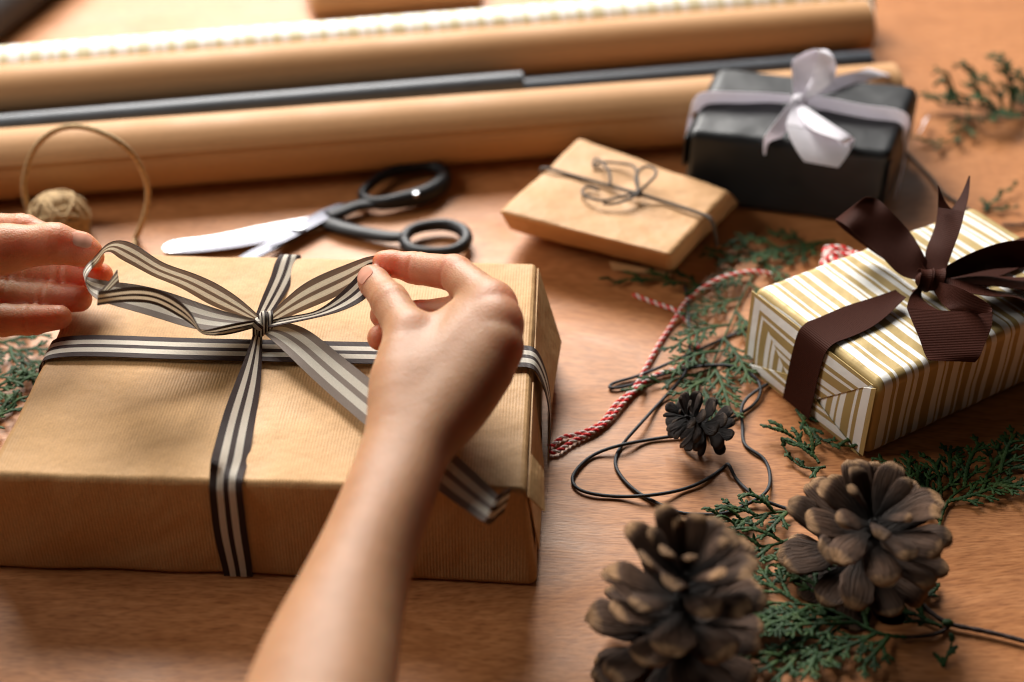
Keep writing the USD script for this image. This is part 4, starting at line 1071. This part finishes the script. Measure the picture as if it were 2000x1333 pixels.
# ------------------------------------------------------------------ pine cones
def cone_scale_mesh(L, w, th, curl, lift, rng):
    ns, m = 9, 10
    s = np.r_[0, .2, .4, .58, .72, .83, .92, .975, 1.0]
    sm = np.clip((s - .08) / .62, 0, 1); sm = sm * sm * (3 - 2 * sm)
    wid = w * (.30 + .70 * sm) * np.where(s > .80, np.sqrt(np.maximum(1 - ((s - .80) / .215) ** 2, 0.05)), 1)
    thk = th * (.30 + .25 * s + .7 * np.exp(-((s - .91) / .10) ** 2)) * np.where(s > .95, np.sqrt(np.maximum(1 - ((s - .95) / .053) ** 2, .06)), 1)
    x = s * L
    z = curl * L * (s ** 2.2) - .25 * curl * L * s - .10 * L * np.clip((s - .78) / .22, 0, 1) ** 2 * rng.uniform(.2, 1.2)
    a = np.arange(m) / m * 2 * np.pi
    ca, sa = np.sign(np.cos(a)) * np.abs(np.cos(a)) ** .8, np.sign(np.sin(a)) * np.abs(np.sin(a)) ** .8
    wav = (1 + rng.uniform(-.09, .09, m))[None] * (1 + .04 * rng.normal(0, 1, (ns, 1)) * (s[:, None] > .3))
    V = np.stack([np.broadcast_to(x[:, None], (ns, m)) + .02 * L * np.sin(a * 2 + rng.uniform(0, 6))[None] * s[:, None],
                  wid[:, None] / 2 * ca * wav,
                  z[:, None] + thk[:, None] / 2 * sa + lift * (np.abs(ca) ** 2) * wid[:, None] * .42 + .0011 * (1 - np.abs(ca)) * (s[:, None] > .3)], -1)
    uv = np.stack([np.broadcast_to(ca * .5 + .5, (ns, m)), np.broadcast_to(s[:, None], (ns, m))], -1)
    i, j = np.meshgrid(np.arange(ns - 1), np.arange(m), indexing='ij')
    k2 = (j + 1) % m
    A, B, C, D = i * m + j, (i + 1) * m + j, (i + 1) * m + k2, i * m + k2
    F_ = np.vstack([np.stack([A, B, C], -1).reshape(-1, 3), np.stack([A, C, D], -1).reshape(-1, 3)])
    V, uv = V.reshape(-1, 3), uv.reshape(-1, 2)
    V = np.vstack([V, [[L * 1.004, 0, z[-1] + lift * .1 * wid[-1]]]]); uv = np.vstack([uv, [[.5, 1.0]]])
    e = (ns - 1) * m
    F_ = np.vstack([F_, [[e + q_, len(V) - 1, e + (q_ + 1) % m] for q_ in range(m)]])
    return V, F_[:, ::-1], uv


def pine_cone(label, base, axis, Hc, Rc, N, matname, seed, spread=1.0, open_top=1.0, spin=0.0):
    rng = np.random.default_rng(seed)
    ax = unit(axis)
    e1 = unit(np.cross([0.2, 1, 0.1], ax)); e2 = np.cross(ax, e1)
    t = thing('pine_cone', label, 'pine cone', loc=base)
    prof = lambda s: np.sin(np.pi * (s * .80 + .16)) ** .8
    core = []
    for s in np.linspace(0, 1, 14):
        core.append((Hc * (.04 + .64 * s), Rc * .20 * (1 - .75 * s ** 1.5)))
    P = np.array([base + ax * q for q, _ in core])
    part('cone_core', tube(P, [r for _, r in core], 10), 'cone_core', t, smooth=True)
    for i in range(N):
        s = (i + .5) / N
        s = s ** 1.12
        phi = spin + i * 2.399963 + rng.normal(0, .05)
        yh = Hc * (.05 + .70 * s)
        el = math.radians(-34 + 104 * s ** 1.15 * open_top + rng.normal(0, 5))
        Ls = Rc * (.62 + .42 * prof(s)) * spread * (1 if s < .85 else 1 - .9 * (s - .85)) * rng.uniform(.93, 1.06)
        w = Rc * (.36 + .17 * prof(s)) * (1 if s < .78 else 1 - 2.4 * (s - .78)) * rng.uniform(.9, 1.1)
        V, Fc, uv = cone_scale_mesh(Ls, w, Rc * .066, .20 if s < .6 else -.02, .15 if s > .25 else .03, rng)
        rad = e1 * math.cos(phi) + e2 * math.sin(phi)
        X = rad * math.cos(el) + ax * math.sin(el)
        Zd = -rad * math.sin(el) + ax * math.cos(el)
        Y = np.cross(Zd, X)
        tw = rng.normal(0, .12)
        Y, Zd = Y * math.cos(tw) + Zd * math.sin(tw), Zd * math.cos(tw) - Y * math.sin(tw)
        r0 = Rc * .14 * (1 - .6 * s)
        W = base + ax * yh + rad * r0 + V[:, :1] * X + V[:, 1:2] * Y + V[:, 2:] * Zd
        W[:, 2] = np.maximum(W[:, 2], .0008)
        part('scale', (W, Fc), matname, t, smooth=True, uv=uv)
    return t


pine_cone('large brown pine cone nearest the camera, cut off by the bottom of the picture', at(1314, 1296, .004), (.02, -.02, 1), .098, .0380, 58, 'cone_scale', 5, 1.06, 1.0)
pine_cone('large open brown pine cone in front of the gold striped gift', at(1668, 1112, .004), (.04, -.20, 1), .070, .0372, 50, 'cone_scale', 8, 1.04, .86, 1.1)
pine_cone('small dark pine cone lying among the black cord', at(1392, 842, .010), (-.78, -.12, .62), .034, .0172, 40, 'cone_scale_small', 12, .98, .85)

# ------------------------------------------------------------------ cords on the table
bc = thing('cord', 'thin black cord lying in loose loops round the small pine cone', 'cord', loc=at(1300, 850, 0))
rC = .00108
p1_ = [(1338, 560), (1342, 578), (1346, 656), (1346, 707), (1329, 742), (1290, 785), (1247, 832), (1212, 874), (1202, 906), (1212, 929), (1243, 960), (1294, 988), (1330, 1002), (1372, 1005), (1414, 1003), (1453, 988), (1489, 968), (1504, 933), (1489, 894), (1457, 871), (1450, 832), (1448, 800), (1465, 773), (1508, 746), (1540, 730)]
hz1 = {6: .004, 2: .006, 3: .006, 4: .005, 16: .0035, 21: .004, 22: .004}
cord([at(x, y, .0014 + hz1.get(i, 0)) for i, (x, y) in enumerate(p1_)], rC, 260, 'cord_black', bc, 'cord_length')
p2_ = [(1500, 628), (1461, 642), (1391, 672), (1313, 707), (1235, 738), (1193, 752), (1191, 757), (1216, 756), (1274, 738), (1344, 720), (1391, 714), (1430, 716), (1465, 730), (1485, 757), (1477, 785), (1453, 804), (1430, 816), (1370, 842), (1309, 853), (1258, 861), (1216, 869), (1165, 886), (1130, 913), (1118, 937), (1128, 954), (1165, 966), (1216, 970), (1274, 967), (1333, 956), (1379, 937), (1416, 911), (1423, 908), (1434, 929), (1453, 952), (1481, 972), (1524, 990), (1560, 1000)]
hz2 = {3: .004, 9: .004, 10: .004, 11: .004, 13: .002, 20: .003, 27: .003, 31: .004, 34: .003}
cord([at(x, y, .0014 + hz2.get(i, .0004)) for i, (x, y) in enumerate(p2_)], rC, 380, 'cord_black', bc, 'cord_length')

rt = thing('twine', 'red and white twisted twine running between the gifts', 'twine', loc=at(1290, 680, 0))
pr_ = [(1690, 520), (1600, 535), (1560, 545), (1524, 541), (1477, 531), (1430, 537), (1391, 551), (1352, 578), (1329, 605), (1313, 633), (1290, 668), (1266, 711), (1251, 738), (1231, 767), (1204, 789), (1177, 824), (1153, 839), (1118, 851), (1096, 856), (1082, 868), (1070, 872)]
hzr = {4: .008, 5: .010, 6: .008, 8: .002}
two_ply([at(x, y, .0022 + hzr.get(i, 0)) for i, (x, y) in enumerate(pr_)], .0014, 620, 140, ('red_thread', 'white_thread'), ('red_strand', 'white_strand'), rt)
pr_ = [(1237, 576), (1274, 590), (1303, 600), (1320, 607), (1340, 625), (1356, 648), (1363, 676), (1358, 695), (1345, 709), (1318, 722), (1290, 730), (1265, 742), (1240, 764), (1215, 791), (1190, 820), (1160, 843), (1128, 858), (1106, 871), (1088, 882), (1072, 884)]
hzr = {3: .003, 2: .002}
two_ply([at(x, y, .0020 + hzr.get(i, .0005)) for i, (x, y) in enumerate(pr_)], .0014, 520, 140, ('red_thread', 'white_thread'), ('red_strand', 'white_strand'), rt)
rb = thing('twine_bundle', 'wound bundle of red and white twine showing behind the striped gift', 'twine bundle', loc=at(1642, 512, 0))
for i in range(7):
    rng = np.random.default_rng(60 + i)
    c = at(1648 + rng.uniform(-6, 6), 506, .012 + .0035 * i)
    aa = np.linspace(0, 2 * np.pi, 40)
    R_ = .012 + rng.uniform(-.002, .002)
    tl = rng.normal(0, .25, 2)
    P = np.stack([c[0] + R_ * np.cos(aa), c[1] + R_ * .8 * np.sin(aa), c[2] + R_ * (tl[0] * np.cos(aa) + tl[1] * np.sin(aa))], 1)
    two_ply(P[:-1], .0019, 160, 110, ('red_thread', 'white_thread'), ('red_strand', 'white_strand'), rb)

gc = thing('cord', 'dark grey cord lying on the table right of the black gift', 'cord', loc=at(1800, 340, 0))
cord([at(x, y, .0016) for x, y in ((1772, 300), (1786, 314), (1804, 332), (1822, 352), (1845, 380), (1880, 402), (1900, 420))], .0015, 60, 'cord_grey', gc, 'cord_length')


# ------------------------------------------------------------------ conifer sprigs
def twig_leaf(P, r0, rng, r1=None):
    """One flattened scale-leaved twig: serrated flat tube."""
    L = np.linalg.norm(np.diff(P, axis=0), axis=1).sum()
    n = max(int(L / .00085), 5)
    Q = spline(P, n)
    s = np.linspace(0, 1, n)
    saw = 1 - .38 * ((np.arange(n) % 3) / 2.0)
    r = r0 * (1 - .30 * s ** 2) * saw
    r[-1] *= .35
    return tube(Q, r, 6, .5)


def sprig(label, stem_px, n, blen, seed, z0=.002, z1=.006, rise=.006, sides=(1, -1), stem_r=.0010, sub=1.0, start=.12, ang=48, group=None, stem_mat='leaf', lens=None, leafw=.0015):
    rng = np.random.default_rng(seed)
    m = len(stem_px)
    P = spline([at(x, y, z0 + (z1 - z0) * i / max(m - 1, 1)) for i, (x, y) in enumerate(stem_px)], 60)
    t = thing('conifer_sprig', label, 'conifer sprig', group, loc=P[0] * [1, 1, 0])
    rr = np.linspace(stem_r, stem_r * .55, 60) * (1 + .18 * np.sin(np.arange(60) * 1.9))
    part('stem', tube(P, rr, 7, .8), stem_mat, t, smooth=True)
    T = np.gradient(P, axis=0)
    for i in range(n):
        s = start + (.985 - start) * (i + rng.uniform(-.15, .15)) / max(n - 1, 1)
        s = min(max(s, 0.02), .995)
        k_ = int(s * 59)
        tan = unit(T[k_] * [1, 1, 0])
        side = sides[i % len(sides)]
        a = math.radians(ang * rng.uniform(.8, 1.2)) * side * (1 - .35 * s)
        d = np.array([tan[0] * math.cos(a) - tan[1] * math.sin(a), tan[0] * math.sin(a) + tan[1] * math.cos(a), 0])
        lf = (1 - .55 * s) if lens is None else lens(s)
        Lb = blen * lf * rng.uniform(.8, 1.15)
        bend = -side * rng.uniform(.1, .35)
        up_ = rng.uniform(.1, 1.0) * rise
        B = []
        for q_ in np.linspace(0, 1, 7):
            an = bend * q_
            dd = np.array([d[0] * math.cos(an) - d[1] * math.sin(an), d[0] * math.sin(an) + d[1] * math.cos(an), 0])
            B.append(P[k_] + dd * Lb * q_ + Z3 * (up_ * math.sin(q_ * 2.2)))
        B = np.array(B)
        ms = [twig_leaf(B, leafw * 1.15, rng)]
        ns = max(int(Lb / .0056 * sub), 2)
        Bs = spline(B, 40)
        TB = np.gradient(Bs, axis=0)
        for j in range(ns):
            q_ = .14 + .82 * j / ns
            kk_ = int(q_ * 39)
            sd = 1 if j % 2 else -1
            an = math.radians(38) * sd * rng.uniform(.8, 1.15)
            tn = unit(TB[kk_] * [1, 1, .3])
            dd = np.array([tn[0] * math.cos(an) - tn[1] * math.sin(an), tn[0] * math.sin(an) + tn[1] * math.cos(an), tn[2]])
            l2 = (.0145 * (1 - .6 * q_) + .0025) * rng.uniform(.7, 1.15) * min(1.25, Lb / .035)
            e = Bs[kk_] + dd * l2 + Z3 * rng.uniform(-.001, .0025)
            md_ = Bs[kk_] + dd * l2 * .5 + tn * l2 * .06
            tw_ = np.array([Bs[kk_], md_, e])
            tw_[:, 2] = np.maximum(tw_[:, 2], .0009)
            ms.append(twig_leaf(tw_, leafw, rng))
            if l2 > .009:
                for sg in (1, -1):
                    a3 = math.radians(36) * sg
                    d3 = np.array([dd[0] * math.cos(a3) - dd[1] * math.sin(a3), dd[0] * math.sin(a3) + dd[1] * math.cos(a3), dd[2]])
                    q3 = Bs[kk_] * .5 + e * .5
                    t3 = np.array([q3, q3 + d3 * l2 * .2, q3 + d3 * l2 * .36]); t3[:, 2] = np.maximum(t3[:, 2], .0009)
                    ms.append(twig_leaf(t3, leafw * .9, rng))
        vv, ff = join(ms)
        vv[:, 2] = np.maximum(vv[:, 2], .0004)
        part('frond', (vv, ff), 'leaf', t, smooth=True)
    return t


sprig('broad green sprig under the black cord, left of the striped gift', [(1505, 480), (1470, 540), (1440, 600), (1412, 665), (1388, 720), (1372, 775)], 11, .050, 1, .002, .004, .008, ang=55, sub=1.1, lens=lambda s: .75 + .35 * math.sin(s * 3))
sprig('green sprig reaching left under the black cord loop', [(1440, 690), (1390, 720), (1330, 738), (1270, 752), (1238, 764)], 8, .024, 2, .002, .003, .004, sub=1.0)
sprig('dark green sprig half under the right end of the small kraft gift', [(1630, 470), (1560, 478), (1500, 490), (1440, 500), (1395, 505)], 9, .042, 3, .002, .003, .008)
sprig('dark green sprig in the shadow below the small kraft gift', [(1420, 560), (1360, 556), (1300, 548), (1240, 545), (1195, 550)], 8, .024, 4, .002, .003, .004)
sprig('green sprig with upright tips lying right of the black gift', [(2060, 232), (1990, 222), (1930, 212), (1880, 208), (1835, 205)], 13, .052, 5, .004, .008, .034, sides=(-1, -1, 1), ang=62, sub=1.1, leafw=.0021, stem_mat='twig', stem_r=.0022)
sprig('curved green sprig behind the right side of the black gift', [(1890, 215), (1885, 245), (1866, 270), (1838, 285), (1800, 276)], 9, .026, 6, .003, .003, .006)
sprig('tiny green sprig alone on the table above the striped gift', [(1921, 412), (1940, 392), (1960, 376), (1983, 362)], 5, .012, 7, .002, .006, .004, sub=.5)
sprig('tiny green sprig just below the lone one near the dark twig', [(1918, 412), (1940, 410), (1962, 408), (1985, 405)], 4, .008, 27, .002, .003, .003, sub=.5)
sprig('large dark green sprig right of the open pine cone', [(1832, 1040), (1842, 1000), (1862, 968), (1900, 945), (1950, 925), (2010, 900)], 10, .058, 8, .002, .004, .010, sides=(1, 1, -1), ang=58, lens=lambda s: .9 - .25 * s)
sprig('dark green sprig between the striped gift and the open pine cone', [(1850, 990), (1820, 960), (1790, 940), (1750, 930), (1715, 925)], 7, .036, 9, .002, .004, .006, sides=(-1, 1))
sprig('thin green sprig with long tips left of the open pine cone', [(1600, 905), (1590, 890), (1570, 870), (1545, 852), (1512, 838)], 7, .022, 10, .004, .007, .006, sub=.6, ang=40)
sprig('thin bare tipped sprig curving in from the open pine cone', [(1612, 912), (1590, 915), (1568, 912), (1548, 898), (1528, 868)], 4, .012, 28, .004, .003, .003, sub=.5)
sprig('green frond sticking out beneath the near corner of the striped gift', [(1555, 800), (1575, 830), (1600, 855), (1630, 868), (1665, 872)], 8, .014, 11, .003, .004, .003, sub=1.0)
sprig('feathery green sprig between the two large pine cones, upper one', [(1555, 1000), (1510, 1002), (1470, 1010), (1430, 1018), (1385, 1020)], 9, .030, 12, .003, .006, .010, ang=50)
sprig('feathery green sprig between the two large pine cones, lower one', [(1560, 1045), (1520, 1062), (1480, 1068), (1440, 1066), (1400, 1062)], 8, .030, 13, .003, .004, .008)
sprig('little green sprig poking out under the left side of the open pine cone', [(1570, 1100), (1545, 1115), (1520, 1122), (1495, 1128), (1482, 1133)], 6, .016, 14, .003, .003, .005)
sprig('wide green sprig in front of the open pine cone with hanging fronds', [(1770, 1245), (1720, 1238), (1670, 1215), (1610, 1188), (1550, 1180), (1478, 1176)], 12, .050, 15, .003, .006, .006, sides=(1, 1, -1), ang=62, lens=lambda s: .55 + .55 * math.sin(s * 3), stem_r=.0013)
sprig('green sprig reaching down past the near pine cone to the bottom edge', [(1640, 1225), (1600, 1255), (1560, 1275), (1520, 1290), (1470, 1300)], 9, .034, 16, .003, .004, .006)
sprig('small green sprig under the right side of the open pine cone', [(1800, 1180), (1808, 1165), (1812, 1145), (1815, 1122)], 6, .014, 17, .003, .004, .006)
sprig('dark green sprig in the shadow in front of the open pine cone', [(1840, 1225), (1800, 1205), (1765, 1190), (1730, 1172)], 6, .022, 18, .002, .003, .004)
sprig('tiny V shaped green sprig alone at the bottom right', [(1842, 1304), (1846, 1292), (1854, 1272), (1860, 1252)], 3, .010, 19, .0015, .006, .003, sub=.3, start=.1)
sprig('broad green sprig left of the large gift under the far hand', [(-60, 650), (0, 668), (40, 690), (70, 715), (95, 740)], 10, .044, 20, .003, .004, .008, ang=55)
sprig('dark green sprig at the left edge beside the large gift', [(-60, 760), (-20, 765), (20, 760), (48, 742)], 8, .034, 21, .003, .004, .008)
sprig('dark green sprig lowest at the left edge of the picture', [(-70, 830), (-30, 822), (0, 810), (30, 790)], 7, .026, 22, .003, .004, .006)


def bare_twig(label, px, r, z=.0025):
    t = thing('twig', label, 'twig', loc=at(*px[0], 0))
    P = spline([at(x, y, z) for x, y in px], 50)
    n_ = meshkit.noise(P * 300, 3)
    part('stem', tube(P, r * (.85 + .35 * n_), 8), 'twig', t, smooth=True)
    return t


tw1 = bare_twig('bare brown twig running out of the right edge near the bottom', [(2060, 1270), (1990, 1250), (1930, 1235), (1870, 1223), (1848, 1216), (1820, 1198), (1798, 1178)], .0013)
part('side_stem', tube(spline([at(x, y, .0022) for x, y in ((1858, 1220), (1835, 1236), (1800, 1243), (1765, 1245))], 20), .0010, 7), 'twig', tw1, smooth=True)
bud = trimesh.creation.icosphere(2, .0024); bud.apply_scale([1.3, 1, .8]); bud.apply_translation(at(1851, 1217, .0036))
part('bud', bud, 'leaf', tw1, smooth=True, label='green bud at the fork of the twig')
bare_twig('dark bare twig at the right edge above the striped gift', [(2050, 425), (2010, 436), (1985, 440), (1958, 440)], .0013)
